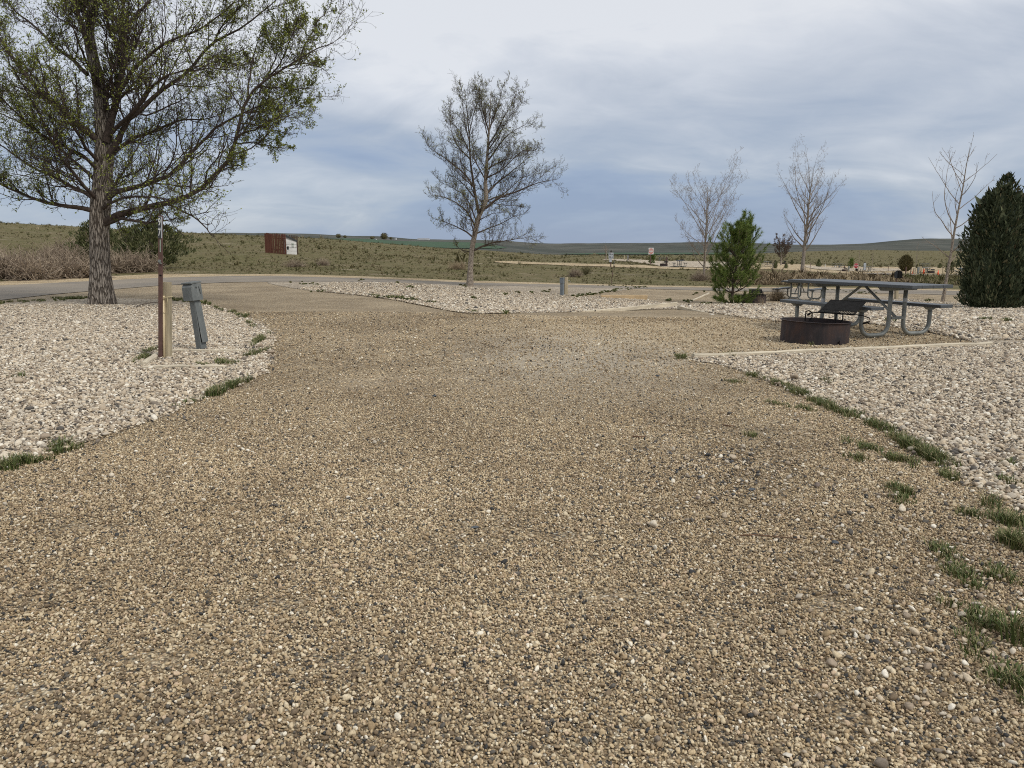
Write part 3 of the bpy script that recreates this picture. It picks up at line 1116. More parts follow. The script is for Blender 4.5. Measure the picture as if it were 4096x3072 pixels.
# stray white rocks on the drive near the right bed
def strays():
    rng = np.random.default_rng(9)
    xs, ys = [], []
    for (u, v, su, sv, n) in ((2900, 1850, 300, 120, 260), (3300, 2000, 400, 180, 260), (3500, 2600, 350, 300, 120), (1000, 1700, 260, 90, 120), (3800, 2300, 250, 250, 260), (300, 1960, 300, 60, 90)):
        for _ in range(n):
            p = G(rng.normal(u, su), max(1300, rng.normal(v, sv)))
            if 1.4 < p.y < 9:
                xs.append(p.x)
                ys.append(p.y)
    x, y = np.array(xs), np.array(ys)
    k = ~(in_poly(x, y, bed_left_poly) | in_poly(x, y, bed_right_poly))
    stones('stray_gravel', x[k], y[k], 0.019, 0.009, rock_protos, rng, 'stray pale rocks kicked out of the beds onto the drive', tilt=0.4)


strays()


def dark_spill():
    rng = np.random.default_rng(19)
    pp = [G0(rng.normal(u, su), rng.normal(v, sv)) for u, v, su, sv, n in ((2850, 1850, 170, 60, 300), (3000, 1930, 120, 70, 110), (700, 1680, 150, 40, 130)  ) for _ in range(n)]
    x, y = np.array([p.x for p in pp]), np.array([p.y for p in pp])
    stones('stray_gravel', x, y, 0.0115, 0.009, [proto_stone('dark_stone', M['darkpea'], 70 + k, 0.55, 0.2) for k in range(3)], rng, 'dark slate chips spilled across the drive', tilt=0.4, sig=0.45)


dark_spill()


# ------------------------------------------------------------------ grass
def blades_arrays(centers, per, spread, length, rng, width=0.0045, lean=0.7):
    c = np.repeat(np.asarray(centers), per, axis=0)
    n = len(c)
    ang = rng.uniform(0, 6.283, n)
    rad = spread * np.sqrt(rng.uniform(0, 1, n))
    base = c + np.stack([np.cos(ang) * rad, np.sin(ang) * rad, np.zeros(n)], -1)
    L = length * rng.uniform(0.45, 1.25, n)
    a2 = ang + rng.normal(0, 0.8, n)
    le = lean * rng.uniform(0.2, 1.2, n)
    d1 = np.stack([np.cos(a2) * le * 0.5, np.sin(a2) * le * 0.5, np.ones(n)], -1)
    d2 = np.stack([np.cos(a2) * le * 1.9, np.sin(a2) * le * 1.9, np.ones(n) * 0.55], -1)
    d1 /= np.linalg.norm(d1, axis=1)[:, None]
    d2 /= np.linalg.norm(d2, axis=1)[:, None]
    side = np.stack([-np.sin(a2 + rng.normal(0, 0.6, n)), np.cos(a2), np.zeros(n)], -1) * width * rng.uniform(0.7, 1.4, n)[:, None]
    mid = base + d1 * L[:, None] * 0.5
    tip = mid + d2 * L[:, None] * 0.5
    v = np.stack([base - side, base + side, mid + side * 0.8, mid - side * 0.8, tip], 1).reshape(-1, 3)
    o = np.arange(n) * 5
    f = np.concatenate([np.stack([o, o + 1, o + 2], -1), np.stack([o, o + 2, o + 3], -1), np.stack([o + 3, o + 2, o + 4], -1)])
    return v, f


def grass_run(name, spots, label, length=0.075, seed=1, width=0.0045, share=1.0):
    """spots: (u, v, run in u, run in v, tufts): tufts strewn along a short line at that place on the ground"""
    rng = np.random.default_rng(seed)
    VV, FF, o = [], [], 0
    for (u, v, du, dv, k, *h) in spots:
        hh = h[0] if h else 1.0
        cs = []
        for _ in range(max(2, int(k * share))):
            t = np.clip(rng.normal(0, 0.5), -1, 1)
            p = G(u + du * t, v + dv * t + rng.normal(0, 2.5))
            cs.append((p.x + rng.normal(0, 0.025), p.y + rng.normal(0, 0.035), p.z + 0.008))
        vv, ff = blades_arrays(cs, 24, 0.036, length * hh, rng, width * max(1.0, p.y / 9))
        VV.append(vv)
        FF.append(ff + o)
        o += len(vv)
    me = fast_mesh(name, np.concatenate(VV), np.concatenate(FF))
    return tag(link(name, me, M['grass']), label, 'grass', kind='stuff')


grass_run('grass', [(920, 1555, 80, -32, 40), (860, 1580, 40, -12, 14), (1040, 1365, 25, -25, 34, 1.15), (1035, 1415, 45, -12, 20), (970, 1268, 40, 6, 20), (900, 1458, 35, 8, 18), (805, 1462, 30, 4, 8, 0.7),
                    (570, 1440, 30, -16, 18), (600, 1412, 30, -10, 12), (720, 1204, 45, 6, 26), (820, 1216, 30, 6, 16), (880, 1238, 25, 8, 8), (930, 1252, 20, 6, 8), (1000, 1300, 18, 14, 8),
                    (280, 1196, 90, -2, 60, 0.9), (150, 1205, 120, -6, 26, 0.6), (10, 1214, 60, -8, 20), (230, 1800, 25, 8, 10, 0.9), (255, 1812, 40, -10, 14, 0.6), (60, 1868, 55, -14, 26, 0.9), (160, 1848, 40, -10, 8, 0.6), (75, 1512, 14, 4, 4, 0.9), (760, 1615, 40, -18, 8, 0.6)],
          'green grass tufts edging the rock bed around the large tree', 0.078, 21, 0.0028, 0.8)
grass_run('grass', [(1600, 1197, 60, 6, 40, 0.9), (1540, 1192, 40, 4, 12, 0.7), (1490, 1183, 30, 3, 12, 0.6), (1270, 1164, 30, 2, 8, 0.6), (1440, 1122, 14, 1, 5, 0.8), (1590, 1133, 14, 1, 6, 0.8), (1640, 1154, 12, 1, 6), (1730, 1213, 24, 3, 8, 0.8), (1895, 1196, 10, 1, 5), (2020, 1178, 10, 1, 4),
                    (2075, 1173, 8, 1, 4), (2130, 1174, 8, 1, 4), (2185, 1166, 16, 1, 5), (1860, 1145, 30, 2, 8, 0.8), (1890, 1252, 14, 1, 5, 0.7), (2020, 1252, 18, 1, 6, 0.8), (2450, 1163, 50, -10, 34, 0.8), (2350, 1180, 60, -6, 30, 0.8), (2540, 1151, 60, -4, 20, 0.7), (2680, 1203, 16, 1, 6), (2750, 1207, 18, 1, 6), (2830, 1215, 30, 1, 10, 0.7),
                    (1220, 1135, 60, 6, 14, 0.7), (2470, 1143, 80, 1, 14, 0.6), (2800, 1172, 24, -6, 8, 0.7), (3560, 1288, 10, 2, 4), (3720, 1205, 20, 1, 6), (3850, 1210, 18, 1, 6), (3420, 1170, 90, 2, 20, 0.7), (3940, 1284, 14, 1, 5), (4030, 1290, 14, 1, 5), (3300, 1160, 60, 1, 14, 0.6)],
          'sparse green weeds dotting the rock bed behind the tent pad', 0.085, 22, 0.006)
grass_run('grass', [(2720, 1430, 30, 4, 20, 0.9), (2915, 1426, 26, 2, 14, 0.9), (3020, 1510, 40, 16, 26, 0.85), (3110, 1540, 40, 14, 26, 0.9), (3190, 1575, 60, 30, 60), (3310, 1630, 70, 36, 60), (3400, 1665, 50, 14, 26, 0.9), (2940, 1530, 30, 2, 12, 0.6), (3100, 1620, 30, 6, 12, 0.5), (3220, 1638, 50, 8, 18, 0.6),
                    (3520, 1715, 50, 24, 40), (3640, 1790, 70, 40, 90, 1.15), (3740, 1845, 60, 36, 60, 1.2), (3450, 1790, 60, 20, 26, 0.6), (3620, 1850, 60, 14, 30, 0.8), (3440, 1840, 30, 6, 10, 0.7), (3810, 1915, 40, 14, 16, 0.8), (3590, 1965, 36, 18, 24, 0.7), (3610, 2010, 26, 10, 10, 0.6), (3000, 1745, 18, 2, 8, 0.7),
                    (3300, 1530, 18, 2, 6), (4030, 1865, 16, 6, 6, 0.9), (4050, 1950, 14, 10, 6, 0.9), (3870, 2060, 40, 6, 10, 0.7), (4030, 2095, 50, 20, 30), (4070, 2190, 45, 26, 50, 1.1), (3980, 2040, 20, 10, 5, 1.5), (3770, 2215, 26, 12, 16, 0.6), (3850, 2320, 40, 16, 22, 0.6), (3830, 2280, 20, 8, 8, 0.6), (3990, 2310, 30, 12, 14, 0.7),
                    (3900, 2470, 30, 16, 12, 0.6), (3940, 2510, 30, 16, 12, 0.6), (4070, 2560, 25, 40, 10, 1.6), (3880, 2590, 30, 16, 10, 0.55), (4080, 2760, 30, 50, 30, 0.6), (3940, 2660, 20, 12, 6, 0.6), (3230, 1378, 10, 2, 4), (3500, 1392, 10, 2, 4, 0.6)],
          'green grass tufts edging the drive beside the right rock bed', 0.062, 23, 0.0021, 0.6)


# ------------------------------------------------------------------ trees
def resample(pts, n):
    pts = np.asarray(pts, float)
    # Catmull-Rom refine then even spacing
    q = [pts[0]]
    N = len(pts)
    for i in range(N - 1):
        p0, p1, p2, p3 = pts[max(i - 1, 0)], pts[i], pts[i + 1], pts[min(i + 2, N - 1)]
        for t in np.linspace(0, 1, 9)[1:]:
            q.append(0.5 * (2 * p1 + (p2 - p0) * t + (2 * p0 - 5 * p1 + 4 * p2 - p3) * t * t + (3 * p1 - p0 - 3 * p2 + p3) * t ** 3))
    q = np.array(q)
    d = np.r_[0, np.cumsum(np.linalg.norm(np.diff(q, axis=0), axis=1))]
    s = np.linspace(0, d[-1], n)
    return np.stack([np.interp(s, d, q[:, k]) for k in range(3)], -1)


def spawn(par, rad, k, rng, t0=0.15, t1=1.0, ang=(35, 65), length=1.0, lfall=0.5, nseg=5, wob=0.25, up=0.15, rscale=0.55, rtip=0.3, rmin=0.002, lvar=0.35, drift=None):
    """children of a batch of limbs: par (M,n,3), rad (M,n); k children each"""
    Mn, n, _ = par.shape
    t = (np.arange(k)[None, :] + rng.uniform(0, 1, (Mn, k))) / k * (t1 - t0) + t0
    f = t * (n - 1)
    i = np.clip(f.astype(int), 0, n - 2)
    w = (f - i)[..., None]
    idx = np.arange(Mn)[:, None]
    pos = par[idx, i] * (1 - w) + par[idx, i + 1] * w
    r = rad[idx, i] * (1 - w[..., 0]) + rad[idx, i + 1] * w[..., 0]
    tan = par[idx, i + 1] - par[idx, i]
    tan /= np.linalg.norm(tan, axis=-1, keepdims=True) + 1e-9
    rnd = rng.normal(0, 1, tan.shape)
    rnd[..., 2] += up * 1.5
    perp = rnd - tan * (rnd * tan).sum(-1, keepdims=True)
    perp /= np.linalg.norm(perp, axis=-1, keepdims=True) + 1e-9
    a = np.radians(rng.uniform(*ang, t.shape))[..., None]
    d = tan * np.cos(a) + perp * np.sin(a)
    L = np.asarray(length)
    L = (L[:, None] if L.ndim == 1 else L) * (1 - lfall * t) * rng.uniform(1 - lvar, 1 + lvar, t.shape)
    d, pos, L, r = d.reshape(-1, 3), pos.reshape(-1, 3), L.reshape(-1), r.reshape(-1)
    m = len(d)
    out = np.empty((m, nseg + 1, 3))
    out[:, 0] = pos
    for s_ in range(nseg):
        d = d + rng.normal(0, wob, d.shape)
        d[:, 2] += up
        d /= np.linalg.norm(d, axis=1, keepdims=True)
        out[:, s_ + 1] = out[:, s_] + d * (L / nseg)[:, None]
    r0 = np.maximum(r * rscale, rmin)
    rr = r0[:, None] * np.linspace(1, rtip, nseg + 1)[None, :]
    return out, np.maximum(rr, rmin * 0.6), L


def tubes(pl, rad, sides):
    """pl (M,n,3), rad (M,n) -> verts, quads"""
    Mn, n, _ = pl.shape
    tg = np.empty_like(pl)
    tg[:, 1:-1] = pl[:, 2:] - pl[:, :-2]
    tg[:, 0] = pl[:, 1] - pl[:, 0]
    tg[:, -1] = pl[:, -1] - pl[:, -2]
    tg /= np.linalg.norm(tg, axis=-1, keepdims=True) + 1e-9
    ref = np.array([0.93, 0.31, 0.19])
    nrm = ref - tg * (tg @ ref)[..., None]
    nrm /= np.linalg.norm(nrm, axis=-1, keepdims=True) + 1e-9
    bn = np.cross(tg, nrm)
    a = np.arange(sides) * 2 * math.pi / sides
    v = pl[:, :, None] + (nrm[:, :, None] * np.cos(a)[:, None] + bn[:, :, None] * np.sin(a)[:, None]) * rad[:, :, None, None]
    base = (np.arange(Mn) * n * sides)[:, None, None]
    i = np.arange(n - 1)[None, :, None] * sides
    k = np.arange(sides)[None, None, :]
    k2 = (k + 1) % sides
    f = np.stack([base + i + k, base + i + k2, base + i + sides + k2, base + i + sides + k], -1).reshape(-1, 4)
    return v.reshape(-1, 3), f


def tube_obj(name, batches, m, parent, origin):
    VV, FF, o = [], [], 0
    for pl, rad, sides in batches:
        v, f = tubes(pl, rad, sides)
        VV.append(v - np.asarray(origin))
        FF.append(f + o)
        o += len(v)
    me = fast_mesh(name, np.concatenate(VV), np.concatenate(FF))
    me.polygons.foreach_set('use_smooth', [True] * len(me.polygons))
    return link(name, me, m, parent)


def leaf_obj(name, pts, dirs, size, m, parent, origin, rng, per=3, aspect=0.45):
    """small leaves fanned round each bud"""
    p = np.repeat(pts, per, axis=0)
    d = np.repeat(dirs, per, axis=0) + rng.normal(0, 0.75, (len(p), 3))
    d /= np.linalg.norm(d, axis=1, keepdims=True)
    s = np.cross(d, rng.normal(0, 1, d.shape))
    s /= np.linalg.norm(s, axis=1, keepdims=True) + 1e-9
    L = (size * rng.uniform(0.55, 1.4, len(p)))[:, None]
    up = np.cross(d, s) * L * 0.12
    v = np.stack([p, p + d * L * 0.5 + s * L * aspect * 0.5 + up, p + d * L, p + d * L * 0.5 - s * L * aspect * 0.5 + up], 1).reshape(-1, 3) - np.asarray(origin)
    f = np.arange(len(p) * 4).reshape(-1, 4)
    return link(name, fast_mesh(name, v, f), m, parent)


def trunk_mesh(pl, rad, sides, rng, ridge=0.06, flare=None):
    """one continuous trunk with furrows pushed into the surface"""
    v, f = tubes(pl[None], rad[None], sides)
    n = len(pl)
    v = v.reshape(n, sides, 3)
    k = np.arange(sides)
    for i in range(n):
        c = pl[i]
        h = np.arange(sides) / sides * 2 * math.pi
        amp = ridge * (np.sin(h * 11 + i * 0.35 + np.sin(i * 0.6) * 1.2) * 0.5 + np.sin(h * 17 - i * 0.5) * 0.35 + rng.normal(0, 0.35, sides))
        if flare and i < flare:
            amp = amp + 0.30 * (1 - i / flare) ** 2 * (0.5 + 0.5 * np.sin(h * 5 + 1.0))
        v[i] = c + (v[i] - c) * (1 + amp)[:, None]
    return v.reshape(-1, 3), f


def shorten(parent_lens, k):
    return np.asarray(parent_lens) * k


def deciduous(name, label, origin, trunk, limbs, rng, mats, dens, leaf=None, group=None, tw_r=0.003, forward=None, scale=1.0, cat='tree', thick=1.0):
    """trunk: (pts, radii); limbs: list of (pts, r0, r1). dens: child counts per level"""
    root = empty(name, origin, 0, label, cat, group)
    o = np.asarray(origin)
    tp, tr = trunk
    n_t = 60
    tpl = resample(tp, n_t)
    trr = np.interp(np.linspace(0, 1, n_t), np.linspace(0, 1, len(tr)), tr)
    v, f = trunk_mesh(tpl, trr, 40, rng, 0.05, 9)
    me = fast_mesh('trunk', v - o, f)
    me.polygons.foreach_set('use_smooth', [True] * len(me.polygons))
    link('trunk', me, mats['trunk'], root)
    n = 18
    LP, LR, LL = [], [], []
    for pts, r0, r1 in limbs:
        q = resample(pts, n)
        jit = rng.normal(0, 0.018 * scale, q.shape)
        jit[0] = 0
        q = q + np.cumsum(jit, axis=0) * 0.6
        LP.append(q)
        r0 *= thick
        LR.append(r0 * (1 - np.linspace(0, 1, n) ** 0.8) + r1 * np.linspace(0, 1, n) ** 0.8)
        LL.append(np.linalg.norm(np.diff(q, axis=0), axis=1).sum())
    LP, LR, LL = np.array(LP), np.array(LR), np.array(LL)
    par = np.repeat(np.arange(len(LL)), dens[0])
    ref = np.percentile(LL, 70)
    b1, r1, l1 = spawn(LP, LR, dens[0], rng, 0.12, 1.0, (28, 62), np.clip(LL * 0.36, 0.42 * scale, 1.9 * scale), 0.45, 8, 0.13, 0.10, 0.42, 0.35, 0.005)
    kp = rng.uniform(0, 1, len(b1)) < np.clip(LL[par] / ref, 0.22, 1)
    b1, r1, l1 = b1[kp], r1[kp], l1[kp]
    b2, r2, l2 = spawn(b1, r1, dens[1], rng, 0.12, 1.0, (30, 65), l1 * 0.48, 0.4, 5, 0.22, 0.10, 0.6, 0.4, 0.0035)
    b3, r3, l3 = spawn(b2, r2, dens[2], rng, 0.15, 1.0, (30, 70), l2 * 0.52, 0.35, 3, 0.34, 0.12, 0.7, 0.6, tw_r)
    lt, rt, ltl = spawn(LP, LR, dens[3], rng, 0.05, 1.0, (40, 80), 0.38 * scale, 0.2, 4, 0.3, 0.12, 0.12, 0.5, tw_r)
    for i in range(len(LP)):
        tube_obj('limb', [(LP[i:i + 1], LR[i:i + 1], 9)], mats['limb'], root, o)
    tag(tube_obj('branches', [(b1, r1, 5), (b2, r2, 4)], mats['branch'], root, o), kind='stuff')
    tag(tube_obj('twigs', [(b3, r3, 3), (lt, rt, 3)], mats['twig'], root, o), kind='stuff')
    if leaf:
        m, size, frac, per = leaf
        tips = [(b3[:, -1], b3[:, -1] - b3[:, -2]), (b3[:, 1], b3[:, 2] - b3[:, 1]), (lt[:, -1], lt[:, -1] - lt[:, -2]), (lt[:, 2], lt[:, 2] - lt[:, 1]), (b2[:, -1], b2[:, -1] - b2[:, -2])]
        p = np.concatenate([a for a, _ in tips])
        d = np.concatenate([b / (np.linalg.norm(b, axis=1, keepdims=True) + 1e-9) for _, b in tips])
        # leafing is patchy: some boughs are ahead of others
        pat = low_noise(p[:, 0] * 1.3 + p[:, 2], p[:, 1] + p[:, 2] * 1.7, 1.6, 77)
        k = rng.uniform(0, 1, len(p)) < frac * np.clip(0.85 + 0.28 * pat, 0.2, 1.4)
        tag(leaf_obj('leaves', p[k], d[k], size, m, root, o, rng, per), kind='stuff')
    return root


def z1(u, v, Y, k=1.58, ox=0, oy=0, dy=0.0):
    p = P(ox + u / k, oy + v / k, Y)
    return p


def limb(Y0, pts, r0, r1, dy, k, ox, oy):
    """a limb seen from the front at plane Y0; dy metres nearer (-) or farther (+) at its tip"""
    n = len(pts)
    out = []
    for i, (u, v) in enumerate(pts):
        t = i / (n - 1)
        out.append(P(ox + u / k, oy + v / k, Y0 + dy * t ** 1.1))
    return (np.array(out), r0, r1)


def side_limbs(trunk_pts, rng, count, h0, h1, length, r0, spread=(0.9, 1.0), bias=None):
    """limbs that grow mostly toward or away from the camera, to give the crown depth"""
    q = resample(trunk_pts, 60)
    out = []
    for i in range(count):
        t = h0 + (h1 - h0) * (i + rng.uniform(0, 1)) / count
        p = q[int(t * 59)]
        s = 1 if i % 2 else -1
        az = s * math.pi / 2 + rng.uniform(-0.75, 0.75)
        L = length * rng.uniform(0.7, 1.15) * (1.05 - 0.45 * (t - h0) / (h1 - h0))
        el = math.radians(rng.uniform(18, 40) + 25 * t)
        pts = [p]
        d = np.array([math.cos(az) * math.cos(el), math.sin(az) * math.cos(el), math.sin(el)])
        for s_ in range(5):
            pts.append(pts[-1] + d * L / 5)
            d = d + np.array([rng.normal(0, 0.12), rng.normal(0, 0.12), 0.10 + rng.normal(0, 0.06)])
            d /= np.linalg.norm(d)
        out.append((np.array(pts), r0 * (1.1 - 0.6 * t), 0.008))
    return out


MT_BIG = dict(trunk=M['bark'], limb=M['branch'], branch=M['branch'], twig=M['twig'])
MT_MID = dict(trunk=M['bark_young'], limb=M['branch2'], branch=M['branch2'], twig=M['twig2'])
MT_BARE = dict(trunk=M['bark_young'], limb=M['palebranch'], branch=M['palebranch'], twig=M['paletwig'])


def big_tree():
    rng = np.random.default_rng(101)
    base = G(405, 1218)
    Y = base.y
    K = (1.58, 0, 0)

    def L(pts, r0, r1, dy):
        return limb(Y, pts, r0, r1, dy, *K)
    tp = [np.array(base) - np.array([0, 0, 0.05])] + [np.array(P(u / 1.58, v / 1.58, Y + 0.02 * i)) for i, (u, v) in enumerate(
        [(638, 1840), (634, 1700), (630, 1550), (628, 1420), (640, 1250), (655, 1050), (660, 880), (648, 720), (622, 520), (585, 360), (562, 200), (585, 60), (600, -120), (590, -320), (600, -560)])]
    tr = [0.27, 0.225, 0.205, 0.205, 0.215, 0.20, 0.19, 0.185, 0.15, 0.125, 0.115, 0.10, 0.085, 0.065, 0.04, 0.012]
    limbs = [
        L([(668, 900), (700, 740), (740, 600), (770, 450), (772, 300), (765, 150), (775, 0), (800, -200), (820, -420)], 0.12, 0.01, 0.9),
        L([(560, 300), (510, 170), (480, 40), (455, -140), (440, -350)], 0.075, 0.01, -0.7),
        L([(610, 880), (560, 830), (480, 770), (370, 660), (250, 560), (120, 400), (20, 270), (-80, 120)], 0.105, 0.010, -0.5),
        L([(552, 470), (500, 420), (440, 370), (340, 290), (220, 170), (100, 60), (0, -40)], 0.06, 0.009, 0.8),
        L([(610, 1340), (540, 1320), (450, 1310), (300, 1280), (150, 1230), (0, 1165), (-160, 1080)], 0.075, 0.009, -0.9),
        L([(615, 1280), (560, 1235), (480, 1195), (350, 1130), (200, 1060), (50, 960), (-100, 870)], 0.065, 0.009, 0.9),
        L([(625, 1160), (560, 1090), (450, 1000), (330, 890), (150, 780), (-20, 700)], 0.06, 0.009, 1.6),
        L([(620, 1080), (540, 1000), (400, 930), (250, 850), (80, 690), (-60, 560)], 0.055, 0.009, -1.8),
        L([(660, 1420), (715, 1395), (760, 1372), (900, 1388), (1040, 1392), (1140, 1385)], 0.07, 0.008, -0.3),
        L([(665, 1400), (740, 1365), (860, 1320), (1000, 1285), (1200, 1220), (1330, 1120), (1430, 1000), (1490, 850), (1530, 680), (1620, 540), (1800, 420), (2000, 300), (2110, 265)], 0.10, 0.008, -1.1),
        L([(1480, 900), (1600, 905), (1720, 930), (1800, 950)], 0.025, 0.006, -0.2),
        L([(1490, 860), (1600, 830), (1720, 770), (1860, 720)], 0.028, 0.006, -1.2),
        L([(1330, 1110), (1420, 1060), (1540, 1030)], 0.022, 0.006, -0.8),
        L([(665, 1260), (760, 1210), (900, 1180), (1080, 1110), (1180, 1010), (1290, 900), (1400, 790), (1560, 710), (1720, 640), (1880, 560)], 0.08, 0.008, 0.9),
        L([(675, 1020), (760, 930), (860, 870), (1000, 820), (1150, 770), (1330, 765), (1450, 700)], 0.065, 0.008, 1.6),
        L([(685, 980), (750, 880), (820, 745), (900, 690), (1000, 600), (1200, 450), (1350, 270), (1500, 190), (1680, 60), (1800, -60)], 0.085, 0.008, 0.3),
        L([(690, 860), (800, 740), (900, 650), (960, 560), (1050, 480), (1220, 430), (1400, 400)], 0.06, 0.008, -1.6),
        L([(745, 590), (830, 460), (920, 370), (1050, 250), (1250, 170), (1420, 60), (1560, -80)], 0.06, 0.008, -0.9),
        L([(770, 260), (850, 120), (960, -20), (1100, -160), (1250, -300)], 0.055, 0.008, 0.8),
        L([(765, 330), (700, 200), (680, 60), (690, -120), (700, -350)], 0.05, 0.008, -1.2),
        L([(585, 150), (500, 20), (380, -100), (250, -220)], 0.05, 0.008, 0.9),
        L([(1560, 640), (1580, 480), (1600, 330), (1640, 200), (1720, 120)], 0.03, 0.006, 0.5),
        L([(1680, 500), (1780, 380), (1850, 220), (1900, 60)], 0.026, 0.006, -0.6),
        L([(640, 1330), (700, 1280), (800, 1240), (930, 1240), (1080, 1270), (1220, 1260)], 0.05, 0.007, -1.6),
        L([(1780, 430), (1880, 400), (2000, 430), (2060, 470)], 0.022, 0.006, 0.4),
        L([(1610, 550), (1720, 560), (1860, 570), (1990, 560)], 0.026, 0.006, -0.4),
        L([(1900, 360), (1950, 250), (2010, 130), (2090, 80)], 0.020, 0.006, 0.5),
        L([(1550, 715), (1680, 700), (1830, 690), (1930, 640)], 0.026, 0.006, 0.6),
        L([(1690, 490), (1740, 350), (1790, 200), (1800, 70)], 0.024, 0.006, 0.2),
        L([(1510, 780), (1620, 790), (1760, 830), (1870, 850)], 0.024, 0.006, 0.5),
        L([(1340, 290), (1440, 120), (1560, 0), (1650, -120)], 0.028, 0.006, -0.4),
        L([(1200, 450), (1330, 420), (1450, 420), (1560, 380)], 0.024, 0.006, 0.4),
    ]
    limbs += side_limbs(tp, rng, 11, 0.22, 0.86, 3.2, 0.065)
    d = deciduous('budding_tree', 'large spreading tree with furrowed trunk and fresh green buds in the rock bed', base, (tp, tr), limbs, rng, MT_BIG,
                  (22, 10, 5, 34), (M['bud'], 0.041, 0.52, 3), tw_r=0.0030, thick=0.82)
    return d


big_tree()


def mid_tree():
    rng = np.random.default_rng(202)
    base = G(1600 + 515 / 1.843, 300 + 1560 / 1.843)
    Y = base.y

    def L(pts, r0, r1, dy):
        return limb(Y, pts, r0, r1, dy, 1.843, 1600, 300)
    tp = [np.array(base) - np.array([0, 0, 0.04])] + [np.array(P(1600 + u / 1.843, 300 + v / 1.843, Y)) for u, v in
          [(516, 1520), (521, 1400), (530, 1290), (550, 1180), (580, 1050), (612, 980), (635, 910), (630, 800), (640, 650), (650, 500), (660, 350), (668, 200), (672, 80)]]
    tr = [0.135, 0.108, 0.098, 0.100, 0.095, 0.088, 0.080, 0.072, 0.066, 0.050, 0.036, 0.024, 0.014, 0.004]
    limbs = [
        L([(585, 1030), (565, 940), (548, 850), (520, 650), (510, 450), (495, 260), (480, 110)], 0.055, 0.005, 0.4),
        L([(560, 1120), (500, 1020), (430, 960), (330, 910), (220, 892)], 0.036, 0.005, -0.3),
        L([(545, 830), (480, 730), (420, 675), (320, 600), (235, 545), (190, 480)], 0.034, 0.005, -0.5),
        L([(545, 1200), (470, 1150), (400, 1115), (320, 1080), (260, 1068)], 0.030, 0.005, 0.5),
        L([(625, 985), (680, 945), (740, 912), (860, 880), (1000, 820), (1090, 800), (1170, 785)], 0.045, 0.005, -0.3),
        L([(636, 880), (690, 825), (740, 780), (860, 690), (1000, 570)], 0.036, 0.005, 0.6),
        L([(640, 640), (700, 560), (760, 480), (850, 400), (975, 330)], 0.030, 0.005, -0.5),
        L([(540, 1295), (600, 1262), (680, 1232), (800, 1212), (980, 1180)], 0.036, 0.005, -0.5),
        L([(560, 1170), (640, 1140), (760, 1090), (850, 1040), (910, 1030)], 0.026, 0.005, 0.7),
        L([(650, 520), (700, 430), (740, 350), (820, 220), (865, 110)], 0.028, 0.005, 0.3),
        L([(515, 570), (470, 480), (430, 400), (330, 290)], 0.024, 0.005, 0.5),
        L([(535, 1300), (480, 1295), (430, 1270), (395, 1220)], 0.022, 0.005, 0.4),
        L([(655, 420), (630, 300), (600, 190), (580, 80)], 0.022, 0.004, -0.4),
        L([(632, 780), (560, 640), (480, 520), (420, 480)], 0.022, 0.004, -0.8),
        L([(640, 700), (740, 640), (850, 600), (950, 560)], 0.024, 0.004, 1.0),
        L([(560, 1080), (480, 900), (380, 830), (280, 790)], 0.024, 0.004, 0.8),
        L([(628, 930), (760, 960), (860, 960)], 0.020, 0.004, 0.9),
        L([(570, 1080), (660, 1030), (760, 1010)], 0.020, 0.004, -0.9),
    ]
    limbs += [
        L([(650, 470), (620, 330), (585, 190), (560, 90)], 0.020, 0.004, -0.3),
        L([(660, 400), (705, 280), (745, 170), (770, 70)], 0.022, 0.004, 0.5),
        L([(515, 500), (475, 370), (455, 220), (450, 100)], 0.020, 0.004, -0.4),
        L([(512, 430), (545, 300), (585, 180), (640, 80)], 0.018, 0.004, 0.6),
        L([(645, 560), (730, 450), (800, 330), (890, 200)], 0.024, 0.004, -0.7),
        L([(515, 620), (420, 520), (370, 400), (370, 230)], 0.022, 0.004, -0.6),
        L([(545, 900), (470, 800), (390, 730), (330, 640)], 0.024, 0.004, 0.6),
        L([(638, 760), (760, 690), (890, 560), (1010, 560)], 0.026, 0.004, -0.6),
        L([(640, 930), (780, 860), (900, 760), (1040, 720)], 0.026, 0.004, 0.6),
    ]
    limbs += side_limbs(tp, rng, 8, 0.24, 0.80, 1.7, 0.026)
    return deciduous('budding_tree', 'slender tree with pale trunk and sparse buds in the bed between drive and road', base, (tp, tr), limbs, rng, MT_MID,
                     (18, 8, 5, 22), (M['bud2'], 0.034, 0.30, 2), tw_r=0.0040, scale=0.78, thick=1.25)


mid_tree()


